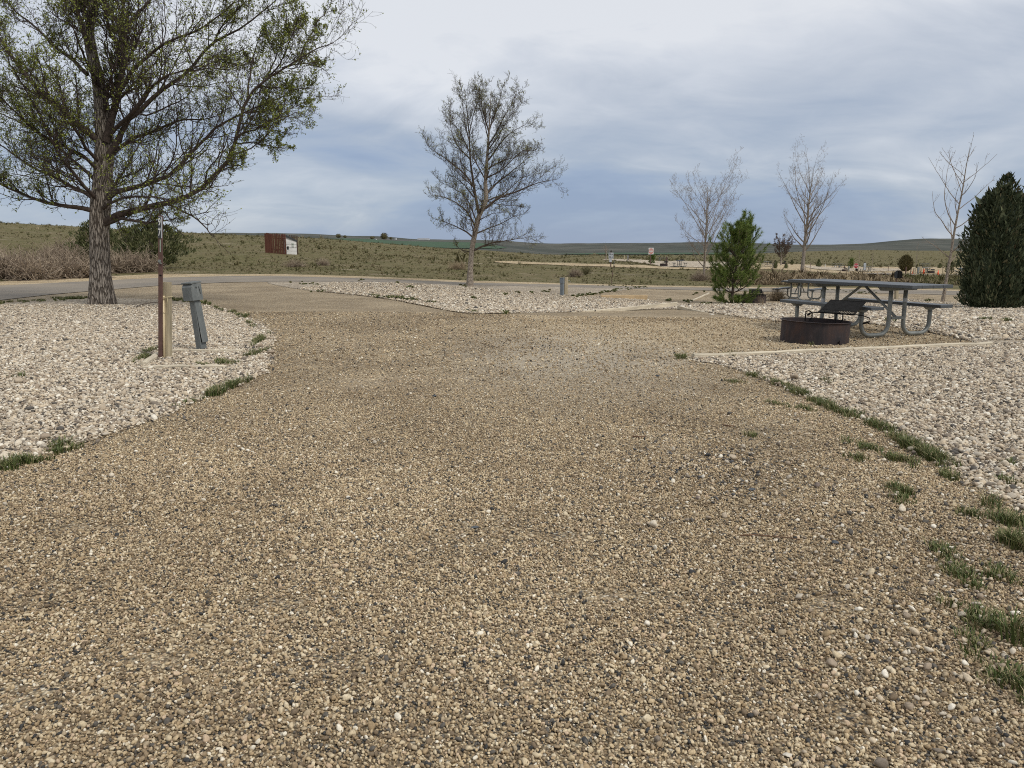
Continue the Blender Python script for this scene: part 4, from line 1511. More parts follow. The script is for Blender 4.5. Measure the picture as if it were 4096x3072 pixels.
def bare_tree(name, label, base, height, width, rng, r0, n_limb, crown0, lean=(0, 0), mats=MT_BARE, dens=(8, 5, 3, 6), el=(35, 65), tw=0.004, leaf=None, group=None, wob=0.1, cat='tree'):
    b = np.array(base)
    top = b + np.array([lean[0], lean[1], height])
    tp = [b - np.array([0, 0, 0.05])] + [b + (top - b) * t + np.array([rng.normal(0, wob * 0.12), rng.normal(0, wob * 0.12), 0]) * (0.2 + t) for t in np.linspace(0.06, 1, 8)]
    tr = [r0 * 1.25] + [r0 * (1 - t) ** 0.8 + 0.003 for t in np.linspace(0.0, 1, 8)]
    q = resample(tp, 60)
    limbs = []
    for i in range(n_limb):
        t = crown0 + (0.93 - crown0) * (i + rng.uniform(0, 1)) / n_limb
        p = q[int(t * 59)]
        az = i * 2.4 + rng.uniform(-0.4, 0.4)
        e = math.radians(rng.uniform(*el))
        prof = math.sin(math.pi * min(1, 0.22 + 0.78 * (t - crown0) / (1 - crown0))) ** 0.7
        Lh = width * 0.5 * prof * rng.uniform(0.8, 1.15)
        Ln = max(Lh / max(math.cos(e), 0.3), 0.25)
        d = np.array([math.cos(az) * math.cos(e), math.sin(az) * math.cos(e), math.sin(e)])
        pts = [p]
        for s_ in range(5):
            pts.append(pts[-1] + d * Ln / 5)
            d = d + np.array([rng.normal(0, wob), rng.normal(0, wob), 0.11])
            d /= np.linalg.norm(d)
        limbs.append((np.array(pts), r0 * (1 - t) ** 0.8 * 0.55 + 0.004, 0.004))
    return deciduous(name, label, base, (tp, tr), limbs, rng, mats, dens, leaf, group, tw, scale=width / 8.0, cat=cat)


b = T(2815, 1118)
b = P(2815, 1118, b.y)
b.z = zt1(b.x, b.y)
bare_tree('bare_tree', 'bare branching tree standing behind the bushy pine', b, (1118 - 750) * b.y / F_PX, 300 * b.y / F_PX, np.random.default_rng(31), 0.075, 30, 0.10, dens=(9, 5, 3, 6), el=(34, 62), tw=0.0065)
b = T(3206, 1108)
bare_tree('bare_tree', 'bare pale tree with thick trunk rising behind the picnic table', b, (1108 - 715) * b.y / F_PX, 265 * b.y / F_PX, np.random.default_rng(33), 0.17, 26, 0.24, lean=(0.35, 0), dens=(7, 5, 3, 5), el=(40, 66), tw=0.0085)
b = G(3770, 1207)
bare_tree('sapling', 'thin leafless sapling leaning outward beside the tall juniper', b, (1207 - 600) * b.y / F_PX, 300 * b.y / F_PX, np.random.default_rng(38), 0.05, 17, 0.25, lean=(0.45, 0), dens=(3, 2, 1, 1), el=(34, 58), tw=0.0062, wob=0.14)


# ------------------------------------------------------------------ conifers
def needles(shoots, k, length, width, rng, ang=(25, 60), t0=0.0):
    Mn, n, _ = shoots.shape
    t = rng.uniform(t0, 1, (Mn, k))
    f = t * (n - 1)
    i = np.clip(f.astype(int), 0, n - 2)
    w = (f - i)[..., None]
    idx = np.arange(Mn)[:, None]
    p = (shoots[idx, i] * (1 - w) + shoots[idx, i + 1] * w).reshape(-1, 3)
    tan = (shoots[idx, i + 1] - shoots[idx, i]).reshape(-1, 3)
    tan /= np.linalg.norm(tan, axis=1, keepdims=True) + 1e-9
    q = rng.normal(0, 1, tan.shape)
    q -= tan * (q * tan).sum(1, keepdims=True)
    q /= np.linalg.norm(q, axis=1, keepdims=True) + 1e-9
    a = np.radians(rng.uniform(*ang, len(p)))[:, None]
    d = tan * np.cos(a) + q * np.sin(a)
    s = np.cross(d, rng.normal(0, 1, d.shape))
    s /= np.linalg.norm(s, axis=1, keepdims=True) + 1e-9
    L = length * rng.uniform(0.6, 1.2, (len(p), 1))
    v = np.stack([p - s * width * 0.5, p + s * width * 0.5, p + d * L], 1).reshape(-1, 3)
    return v, np.arange(len(p) * 3).reshape(-1, 3)


def pine(name, label, base, height, width, rng, lean=(0, 0), whorls=9, per=6, n_needle=80, nl=0.085, nw=0.005, m='pine', skirt=0.10, top_bare=True, group=None):
    root = empty(name, base, 0, label, 'tree', group)
    b = np.array(base)
    top = b + np.array([lean[0], lean[1], height * 0.94])
    tp = resample([b - np.array([0, 0, 0.03]), b + (top - b) * 0.3 + rng.normal(0, 0.02 * width, 3), b + (top - b) * 0.65, top], 24)
    r0 = height * 0.018
    tube_obj('trunk', [(tp[None], np.linspace(r0, r0 * 0.22, 24)[None], 8)], M['branch2'], root, b)
    br, rad, ln = [], [], []
    for w in range(whorls):
        t = skirt + (0.76 - skirt) * (w / (whorls - 1)) ** 0.92
        prof = np.interp(t, [0, 0.12, 0.30, 0.50, 0.70, 0.9], [0.70, 0.95, 1.0, 0.78, 0.42, 0.24])
        for i in range(per):
            az = (i + rng.uniform(-0.3, 0.3)) * 2 * math.pi / per + w * 1.1
            e = math.radians(np.interp(t, [0, 0.4, 0.9], [8, 38, 62]) + rng.uniform(-9, 9))
            L = width * 0.5 * prof * rng.uniform(0.55, 1.28) / max(0.55, math.cos(e)) * 0.86
            d = np.array([math.cos(az) * math.cos(e), math.sin(az) * math.cos(e), math.sin(e)])
            p = tp[int(t * 23)]
            pts = [p]
            for s_ in range(6):
                pts.append(pts[-1] + d * L / 6)
                d = d + np.array([0, 0, 0.13]) + rng.normal(0, 0.05, 3)
                d /= np.linalg.norm(d)
            br.append(pts)
            rad.append(np.linspace(r0 * 0.30, r0 * 0.10, 7))
            ln.append(L)
    br, rad, ln = np.array(br), np.array(rad), np.array(ln)
    sh, sr, sl = spawn(br, rad, 5, rng, 0.25, 1.0, (25, 55), ln * 0.42, 0.3, 4, 0.10, 0.16, 0.8, 0.5, 0.003)
    tag(tube_obj('branches', [(br, rad, 5), (sh, sr, 4)], M['branch2'], root, b), kind='stuff')
    tips = [needles(br, int(n_needle * 1.1), nl, nw, rng, t0=0.55), needles(sh, n_needle, nl, nw, rng, t0=0.3)]
    # the leader and its ring of candles
    lead = [resample([top - (top - b) * 0.035, top + np.array([0, 0, height * 0.02]), top + np.array([0, 0, height * 0.06])], 5)]
    for a in np.arange(6) * 1.047 + 0.35:
        q0 = tp[int(rng.uniform(15.5, 18.5))]
        rr_ = rng.uniform(0.10, 0.15) * width
        hh_ = rng.uniform(0.14, 0.22) * height
        lead.append(resample([q0, q0 + np.array([math.cos(a) * rr_ * 0.8, math.sin(a) * rr_ * 0.8, hh_ * 0.45]), q0 + np.array([math.cos(a) * rr_ * 1.15, math.sin(a) * rr_ * 1.15, hh_])], 5))
    lead = np.array(lead)
    tips.append(needles(lead[:1], int(n_needle * 3), nl * 1.1, nw, rng, ang=(25, 80), t0=0.1))
    tips.append(needles(lead[1:], int(n_needle * 2.4), nl, nw, rng, t0=0.3))
    tag(tube_obj('candles', [(lead, np.full((len(lead), 5), r0 * 0.16), 5)], M['branch2'], root, b), kind='stuff')
    VV, FF, o = [], [], 0
    for v, f in tips:
        VV.append(v - b)
        FF.append(f + o)
        o += len(v)
    tag(link('needles', fast_mesh('needles', np.concatenate(VV), np.concatenate(FF)), M[m], root), kind='stuff')
    return root


def spray_bush(name, label, base, height, width, rng, n, size, m, prof=None, lumps=0.16, core=True, cat='tree', group=None, upright=1.0, depth=None, trunk=True):
    """dense evergreen or twiggy mass: many small sprays through the outer volume of a lobed body"""
    root = empty(name, base, 0, label, cat, group)
    prof = prof or [(0, 0.72), (0.08, 0.92), (0.35, 1.0), (0.65, 0.86), (0.85, 0.55), (0.95, 0.28), (1, 0.06)]
    px, pr = [p[0] for p in prof], [p[1] for p in prof]
    depth = depth or width
    ph = rng.uniform(0, 6.3, 6)

    def lob(th, t):
        return 1 + lumps * (np.sin(th * 3 + ph[0] + t * 5) * 0.5 + np.sin(th * 5 + ph[1] - t * 9) * 0.4 + np.sin(th * 8 + ph[2] + t * 17) * 0.35 + np.sin(t * 26 + th * 2 + ph[3]) * 0.3)
    if trunk:
        tp = resample([(0, 0, -0.04), (0.01 * width, 0, height * 0.3), (0, 0, height * 0.7)], 8)
        tube_obj('trunk', [(tp[None], np.linspace(width * 0.06, width * 0.02, 8)[None], 7)], M['branch2'], root, (0, 0, 0))
    if core:  # closed core added inside the sprays to block see-through
        nz, nt_ = 14, 18
        vs = []
        for i in range(nz):
            t = i / (nz - 1) * 0.97
            for j in range(nt_):
                th = j / nt_ * 2 * math.pi
                r = np.interp(t, px, pr) * lob(th, t) * 0.70
                vs.append((math.cos(th) * r * width / 2, math.sin(th) * r * depth / 2, 0.02 + t * height * 0.95))
        fs = [(i * nt_ + j, i * nt_ + (j + 1) % nt_, (i + 1) * nt_ + (j + 1) % nt_, (i + 1) * nt_ + j) for i in range(nz - 1) for j in range(nt_)]
        me = fast_mesh('filler_core', np.array(vs), np.array(fs))
        me.polygons.foreach_set('use_smooth', [True] * len(me.polygons))
        link('filler_core', me, M[m], root)
    t = rng.uniform(0, 1, n) ** 0.95
    th = rng.uniform(0, 2 * math.pi, n)
    k = (rng.uniform(0, 1, n) ** 0.5) * 0.42 + 0.62
    r = np.interp(t, px, pr) * lob(th, t) * k
    p = np.stack([np.cos(th) * r * width / 2, np.sin(th) * r * depth / 2, 0.02 + t * height], -1)
    d = np.stack([np.cos(th) * 0.7, np.sin(th) * 0.7, np.full(n, 0.35 + upright * (0.4 + t))], -1) + rng.normal(0, 0.38, (n, 3))
    d /= np.linalg.norm(d, axis=1, keepdims=True)
    s = np.cross(d, rng.normal(0, 1, d.shape))
    s /= np.linalg.norm(s, axis=1, keepdims=True) + 1e-9
    L = size * rng.uniform(0.5, 1.5, (n, 1))
    v = np.stack([p, p + d * L * 0.45 + s * L * 0.17, p + d * L, p + d * L * 0.45 - s * L * 0.17], 1).reshape(-1, 3)
    tag(link('foliage', fast_mesh('foliage', v, np.arange(n * 4).reshape(-1, 4)), M[m], root), kind='stuff')
    return root


pb = G(2925, 1214)
pine('pine_tree', 'young bushy green pine beside the second fire ring', pb, (1214 - 855) * pb.y / F_PX, 275 * pb.y / F_PX, np.random.default_rng(51), lean=(0.30, 0), whorls=10, per=8, n_needle=80, nl=0.15, nw=0.012, skirt=0.04)

def spire_juniper(label, base, height, width, rng, n, size, skew=0.1):
    """columnar juniper: a bundle of upright spires, each clothed in short upright sprays"""
    root = empty('juniper_tree', base, 0, label, 'tree')
    tp = resample([(0, 0, -0.05), (0.02 * width, 0, height * 0.3), (0.05 * width, 0, height * 0.75)], 8)
    tube_obj('trunk', [(tp[None], np.linspace(width * 0.05, width * 0.015, 8)[None], 7)], M['branch2'], root, (0, 0, 0))
    sp = [(skew * 0.5, 0.0, 1.0, 0.50)]
    for i_ in range(13):
        a_ = i_ * 2.4 + rng.uniform(-0.3, 0.3)
        d_ = rng.uniform(0.34, 0.56)
        sp.append((math.cos(a_) * d_ * 0.5 + skew * 0.25, math.sin(a_) * d_ * 0.5, rng.uniform(0.82, 0.97) - 0.10 * (d_ - 0.34) / 0.22, rng.uniform(0.34, 0.46)))
    VV, CO, CF, o_, oc_ = [], [], [], 0, 0
    wts = np.array([q[2] * q[3] for q in sp])
    wts = wts / wts.sum()
    for (cx, cy, hh, rr), w_ in zip(sp, wts):
        m_ = int(n * w_)
        t = rng.uniform(0, 1, m_)
        th = rng.uniform(0, 2 * math.pi, m_)
        pr = np.interp(t, [0, 0.05, 0.25, 0.60, 0.82, 0.94, 1], [0.72, 0.92, 1.0, 1.0, 0.78, 0.42, 0.03])
        ph = rng.uniform(0, 6.3, 3)
        lob = 1 + 0.20 * np.sin(th * 3 + t * 9 + ph[0]) + 0.16 * np.sin(th * 5 - t * 17 + ph[1]) + 0.14 * np.sin(t * 31 + th * 2 + ph[2])
        r = rr * width * 0.5 * pr * lob * (0.66 + 0.38 * rng.uniform(0, 1, m_) ** 0.6)
        lean_ = np.array([cx, cy]) * width
        p = np.stack([lean_[0] * (1 - 0.9 * (t - 0.45) ** 2) + np.cos(th) * r, lean_[1] * (1 - 0.9 * (t - 0.45) ** 2) + np.sin(th) * r, 0.03 + t * hh * height], -1)
        d = np.stack([np.cos(th) * 0.55, np.sin(th) * 0.55, np.full(m_, 1.05)], -1) + rng.normal(0, 0.34, (m_, 3))
        d /= np.linalg.norm(d, axis=1, keepdims=True)
        s_ = np.cross(d, rng.normal(0, 1, d.shape))
        s_ /= np.linalg.norm(s_, axis=1, keepdims=True) + 1e-9
        L_ = size * np.exp(rng.normal(0, 0.38, (m_, 1)))
        VV.append(np.stack([p, p + d * L_ * 0.45 + s_ * L_ * 0.16, p + d * L_, p + d * L_ * 0.45 - s_ * L_ * 0.16], 1).reshape(-1, 3))
        nz, nt_ = 10, 10
        for i_ in range(nz):
            q = i_ / (nz - 1) * 0.94
            for j_ in range(nt_):
                a_ = j_ / nt_ * 2 * math.pi
                r_ = rr * width * 0.5 * 0.62 * float(np.interp(q, [0, 0.05, 0.25, 0.60, 0.82, 0.94, 1], [0.72, 0.92, 1.0, 1.0, 0.78, 0.42, 0.03]))
                f_ = 1 - 0.9 * (q - 0.45) ** 2
                CO.append((lean_[0] * f_ + math.cos(a_) * r_, lean_[1] * f_ + math.sin(a_) * r_, 0.03 + q * hh * height))
        CF += [(oc_ + i_ * nt_ + j_, oc_ + i_ * nt_ + (j_ + 1) % nt_, oc_ + (i_ + 1) * nt_ + (j_ + 1) % nt_, oc_ + (i_ + 1) * nt_ + j_) for i_ in range(nz - 1) for j_ in range(nt_)]
        oc_ += nz * nt_
    V = np.concatenate(VV)
    tag(link('filler_core', fast_mesh('filler_core', np.array(CO), np.array(CF)), M['juniper'], root), kind='stuff')  # solid cores added within the spires so nothing shows through them
    tag(link('foliage', fast_mesh('foliage', V, np.arange(len(V)).reshape(-1, 4)), M['juniper'], root), kind='stuff')
    return root


jb = G(3965, 1234)
spire_juniper('tall dark green columnar juniper beside the picnic table', jb, (1234 - 728) * jb.y / F_PX, 252 * jb.y / F_PX, np.random.default_rng(61), 46000, 0.10)
jb = G(4135, 1226)
spire_juniper('dark columnar juniper cut off by the right picture edge', jb, (1226 - 705) * jb.y / F_PX, 250 * jb.y / F_PX, np.random.default_rng(66), 36000, 0.10, -0.15)


# ------------------------------------------------------------------ tumbleweeds and dead brush
def tangle(name, label, base, size, rng, n=260, r=0.005, m='straw', group=None, up=0.25, cat='tumbleweed', curl=0.35):
    """a heap of curling dry stems; size = (width, depth, height)"""
    sx, sy, sz = size
    seg = 7
    st = rng.normal(0, 1, (n, 3))
    st /= np.linalg.norm(st, axis=1, keepdims=True)
    p = st * rng.uniform(0.05, 0.7, (n, 1)) * np.array([sx / 2, sy / 2, sz / 2])
    p[:, 2] = np.abs(p[:, 2]) * 0.9 + 0.02 * sz
    d = st + rng.normal(0, 0.6, (n, 3))
    d[:, 2] = np.abs(d[:, 2]) + up
    d /= np.linalg.norm(d, axis=1, keepdims=True)
    L = rng.uniform(0.3, 0.75, n) * min(sx, sz * 1.6) / seg
    out = np.empty((n, seg + 1, 3))
    out[:, 0] = p
    hs = np.array([sx / 2, sy / 2, sz])
    for i in range(seg):
        d = d + rng.normal(0, curl, d.shape)
        q = out[:, i] / hs
        d -= q * np.clip(np.linalg.norm(q, axis=1, keepdims=True) - 0.75, 0, 1) * 1.6
        d /= np.linalg.norm(d, axis=1, keepdims=True)
        out[:, i + 1] = out[:, i] + d * L[:, None]
        out[:, i + 1, 2] = np.maximum(out[:, i + 1, 2], 0.01)
    rad = np.full((n, seg + 1), r) * np.linspace(1.1, 0.5, seg + 1)
    v, f = tubes(out, rad, 3)
    o = link(name, fast_mesh(name, v, f), M[m])
    o.location = base
    return tag(o, label, cat, group)


def heap():
    rng = np.random.default_rng(71)
    spots = [(20, 1118, 3.1, 1.15), (130, 1120, 2.6, 0.95), (240, 1114, 2.6, 1.0), (345, 1112, 2.4, 0.95), (60, 1092, 2.6, 1.15), (180, 1085, 2.8, 1.2), (300, 1080, 2.8, 1.2),
             (210, 1040, 2.2, 0.9), (265, 1035, 2.6, 1.9), (330, 1030, 3.0, 2.3), (390, 1045, 2.4, 2.0), (470, 1092, 2.2, 1.3), (520, 1090, 2.4, 1.2), (590, 1088, 2.2, 1.2), (450, 1060, 2.4, 1.3), (560, 1062, 2.4, 1.1), (-90, 1115, 3.0, 1.1)]
    names = ['broad low tumbleweed at the left picture edge, front row by the road', 'second front row tumbleweed from the left picture edge', 'third front row tumbleweed, midway between picture edge and large trunk',
             'front row tumbleweed just left of the large trunk', 'back row tumbleweed nearest the left picture edge', 'middle tumbleweed of the back row left of the large trunk', 'back row tumbleweed close left of the large trunk',
             'small low tumbleweed left of the tall brush pile', 'tall tumbleweed on the left side of the brush pile', 'tallest tumbleweed of the brush pile left of the trunk', 'tall tumbleweed of the brush pile touching the trunk',
             'front tumbleweed immediately right of the large trunk', 'front tumbleweed below the thin grey sapling', 'front tumbleweed left of the number 97 post', 'rear tumbleweed immediately right of the large trunk',
             'rear tumbleweed below the wide dark evergreen', 'tumbleweed cut off by the left picture edge']
    for (u, v, w, h), nm in zip(spots, names):
        tangle('tumbleweed', nm, T(u, v), (w * 0.80, w * 0.7, h * 1.25), rng, 300, 0.013, 'straw', 'tumbleweeds heaped across the road')


heap()
b_ = T(345, 985)
tangle('tumbleweed', 'pale tumbleweed caught high against the evergreen behind the tree trunk', T(345, 1010) + Vector((0, 0, 0.9)), (1.5, 1.2, 1.0), np.random.default_rng(72), 260, 0.008, 'straw2')
tangle('tumbleweed', 'rounded straw coloured tumbleweed resting beside the second table', G(3108, 1204), (0.78, 0.75, 0.72), np.random.default_rng(73), 520, 0.0035, 'straw2')
tangle('dry_bush', 'wispy dry stems growing between fire ring and front bench', G(3235, 1322), (0.42, 0.35, 0.42), np.random.default_rng(74), 70, 0.0014, 'straw2', up=0.9, cat='bush', curl=0.22)
tangle('dry_bush', 'leafless thin stems standing before the second fire ring', G(3048, 1224), (0.48, 0.4, 0.36), np.random.default_rng(75), 46, 0.0028, 'straw2', up=0.9, cat='bush', curl=0.2)
tangle('dry_bush', 'grey tangled dead bush on the slope below the white shed', T(1180, 1068), (1.9, 1.4, 0.55), np.random.default_rng(76), 320, 0.006, 'straw', cat='bush')
tangle('dry_bush', 'reddish tipped dead bush on the slope, lower right of the white shed', T(1295, 1062), (1.1, 1.0, 0.55), np.random.default_rng(77), 260, 0.006, 'straw', cat='bush')
tangle('dry_bush', 'straw coloured clump in the field left of the slender tree trunk', T(1830, 1078), (2.0, 1.5, 0.62), np.random.default_rng(78), 320, 0.007, 'straw2', up=0.8, cat='bush')
tangle('dry_bush', 'reddish twiggy bush in the field above the grey pedestal and post', T(2300, 1108), (1.0, 0.9, 0.62), np.random.default_rng(79), 360, 0.006, 'straw', up=0.6, cat='bush')
tangle('dry_bush', 'greenish upright bush behind the reddish twiggy bush', T(2345, 1100), (0.9, 0.8, 0.95), np.random.default_rng(80), 200, 0.005, 'olive', up=1.2, cat='bush', curl=0.2)
tangle('dry_bush', 'brown thicket around the foot of the bare tree behind the pine', T(2800, 1124), (1.7, 1.2, 0.75), np.random.default_rng(81), 480, 0.006, 'straw', up=0.7, cat='bush')
eb = T(610, 1075)
spray_bush('evergreen_tree', 'wide dark evergreen behind and right of the large tree trunk', eb, (1075 - 905) * eb.y / F_PX, 3.3, np.random.default_rng(63), 10000, 0.17, 'evergreen', [(0, 0.35), (0.2, 0.7), (0.5, 1.0), (0.75, 0.85), (0.92, 0.5), (1, 0.12)], 0.6, core=False)
eb = T(400, 1060)
spray_bush('evergreen_tree', 'olive evergreen partly hidden left of the large tree trunk', eb, (1060 - 890) * eb.y / F_PX, 2.4, np.random.default_rng(64), 6000, 0.17, 'evergreen', [(0, 0.6), (0.3, 1.0), (0.6, 0.8), (0.85, 0.5), (1, 0.12)], 0.55, core=False)
b = T(515, 1075)
bare_tree('sapling', 'thin grey leafless sapling in the brush right of the large trunk', b, (1075 - 880) * b.y / F_PX, 1.7, np.random.default_rng(39), 0.035, 12, 0.3, dens=(4, 3, 2, 2), el=(45, 68), tw=0.005)


# ------------------------------------------------------------------ steppe tufts
def proto_tuft(name, m, seed, n=16, spread=0.3, tall=1.0):
    rng = np.random.default_rng(seed)
    v, f = blades_arrays([(0, 0, 0)], n, spread, tall, rng, 0.045, 0.8)
    me = fast_mesh(name, v, f)
    me.materials.append(m)
    return bpy.data.objects.new(name, me)


def tuft_field(name, n, ulo, uhi, ylo, yhi, size, protos, seed, label, keep=None, cat='grass'):
    rng = np.random.default_rng(seed)
    a = rng.uniform(ray(ulo, 1050)[0], ray(uhi, 1050)[0], n)
    Y = np.exp(rng.uniform(math.log(ylo), math.log(yhi), n))
    x, y = a * Y, Y
    k = np.ones(n, bool) if keep is None else keep(x, y, rng)
    x, y = x[k], y[k]
    n = len(x)
    z = zt(x, y)
    s = size * np.exp(rng.normal(0, 0.6, n)) * np.clip(y / 55, 0.7, 1.6)
    scatter(name, np.stack([x, y, z], -1), np.stack([np.zeros(n), np.zeros(n), rng.uniform(0, 6.28, n)], -1), np.stack([s * 1.3, s * 1.3, s], -1), rng.integers(0, len(protos), n), protos, label, cat)


tufts = [proto_tuft('tuft', M['tuft'], 80 + k) for k in range(4)]
weeds = [proto_tuft('weed', M['weed'], 90 + k, 22, 0.35, 1.1) for k in range(4)]
far_line_u = [p[0] for p in sh_far]
far_line_y = [G(u, v).y for u, v in sh_far]
far_line_a = [G(u, v).x / G(u, v).y for u, v in sh_far]


def off_gravel(x, y):
    k = np.ones(len(x), bool)
    for q in FAR_SITES:
        k &= ~in_poly(x, y, q)
    return k


def beyond_road(x, y, rng):
    lim = np.interp(x / y, far_line_a, far_line_y)
    patch = low_noise(x, y, 0.35, 31) + 0.6 * low_noise(x, y, 1.3, 32)
    return off_gravel(x, y) & (y > lim + 0.25) & (rng.uniform(0, 1, len(x)) < np.clip(0.62 + 0.45 * patch, 0.08, 1))


tuft_field('steppe_grass', 46000, -250, 2950, 28.5, 150, 0.058, tufts, 41, 'short olive and straw tufts over the rising field', beyond_road)
tuft_field('steppe_grass', 9000, 2350, 4250, 150, 430, 0.11, tufts, 42, 'sagebrush clumps dotting the far slope', lambda x, y, rng: off_gravel(x, y))


def weed_band(x, y, rng):
    lim = np.interp(x / y, far_line_a, far_line_y)
    u = 2048 + F_PX * x / y
    return (y > lim + np.interp(u, [2800, 2950, 3560, 3700], [7, 3, 3, 12])) & (y < np.interp(u, [2840, 3000, 3300, 3560, 3640], [62, 72, 78, 72, 60])) & off_gravel(x, y)


tuft_field('dry_weeds', 8000, 2850, 3640, 40, 80, 0.155, weeds, 43, 'band of dry brown weeds beyond the road behind the table', weed_band, 'weeds')
tuft_field('dry_weeds', 2600, 3560, 4250, 50, 90, 0.14, tufts, 44, 'low dry grass on the verge beyond the road at the right', None, 'weeds')


# ------------------------------------------------------------------ picnic tables
def u_leg(side):
    s = side
    pts = [(0, 0.14 * s, 0.668)]
    for z in (0.5, 0.34, 0.24):
        pts.append((0, 0.14 * s, z))
    for k in range(1, 7):
        a = k / 6 * math.pi / 2
        pts.append((0, (0.30 - 0.16 * math.cos(a)) * s, 0.19 - 0.157 * math.sin(a)))
    pts.append((0, 0.40 * s, 0.033))
    for k in range(0, 7):
        a = k / 6 * math.pi / 2
        pts.append((0, (0.49 + 0.157 * math.sin(a)) * s, 0.19 - 0.157 * math.cos(a)))
    pts.append((0, 0.647 * s, 0.30))
    pts.append((0, 0.647 * s, 0.395))
    return pts


def picnic_table(loc, rz, label, group=None):
    root = empty('picnic_table', loc, rz, label, 'picnic table', group)
    for k in range(4):
        MB().bevbox((0, -0.285 + 0.19 * k, 0.739), (2.44, 0.186, 0.044), 0.004).build('top_plank', M['slat'], root)
    for s in (-1, 1):
        MB().bevbox((0, 0.6465 * s, 0.4345), (1.853, 0.239, 0.044), 0.004).build('bench_plank', M['slat'], root)
    for e in (-1, 1):
        u = 0.654 * e
        for s in (-1, 1):
            MB().tube([(u, p[1], p[2]) for p in u_leg(s)], 0.0295, 12).build('leg', M['zinc'], root, True)
            fr = Matrix.Translation((u, 0.6465 * s, 0)) @ Matrix(((0, 0, 1, 0), (1, 0, 0, 0), (0, 1, 0, 0), (0, 0, 0, 1)))
            MB().prism([(-0.045, 0.37), (0.045, 0.37), (0.10, 0.4115), (-0.10, 0.4115)], -0.032, 0.032, fr).build('bench_bracket', M['zinc'], root)
        fr = Matrix.Translation((u, 0, 0)) @ Matrix(((0, 0, 1, 0), (1, 0, 0, 0), (0, 1, 0, 0), (0, 0, 0, 1)))
        MB().prism([(-0.30, 0.664), (0.30, 0.664), (0.36, 0.7155), (-0.36, 0.7155)], -0.04, 0.04, fr).build('top_bracket', M['zinc'], root)
        MB().box((u, 0, 0.27), (0.05, 0.225, 0.04)).build('crossbar', M['zinc'], root)
        MB().tube([(u * 0.97, 0, 0.285), (0.03 * e, 0, 0.705)], 0.02, 8).build('brace', M['zinc'], root)
    MB().box((0, 0, 0.7115), (0.14, 0.60, 0.008)).build('centre_strap', M['zinc'], root)
    MB().tube([(0.654, 0.14, 0.50), (0.654, 0.14, 0.55)], 0.0305, 12, False).build('sticker', M['signgrey'], root, True)
    MB().tube([(-0.654, -0.14, 0.42), (-0.654, -0.14, 0.48)], 0.0305, 12, False).build('sticker', M['signgrey'], root, True)
    return root


table1 = picnic_table((5.325, 11.588, 0.012), -1.209, 'grey plank picnic table with pipe legs behind the near fire ring')
n2 = G(3176, 1205)
d2 = Vector((0.59, 0.81, 0)).normalized()
t2 = copy_tree(table1)
t2.location = n2 + d2 * 0.60 + Vector((0.02, 0, 0.02))
t2.rotation_euler = (0, 0, math.atan2(d2.y, d2.x) + math.pi)
t2['label'] = 'smaller looking picnic table partly hidden behind the near table'


# ------------------------------------------------------------------ fire rings
def coil(p0, p1, r, turns=6, rr=0.006):
    p0, p1 = Vector(p0), Vector(p1)
    ax = (p1 - p0).normalized()
    n = ax.orthogonal().normalized()
    bb = ax.cross(n)
    return [p0.lerp(p1, t) + (n * math.cos(turns * 2 * math.pi * t) + bb * math.sin(turns * 2 * math.pi * t)) * r for t in np.linspace(0, 1, turns * 8)]


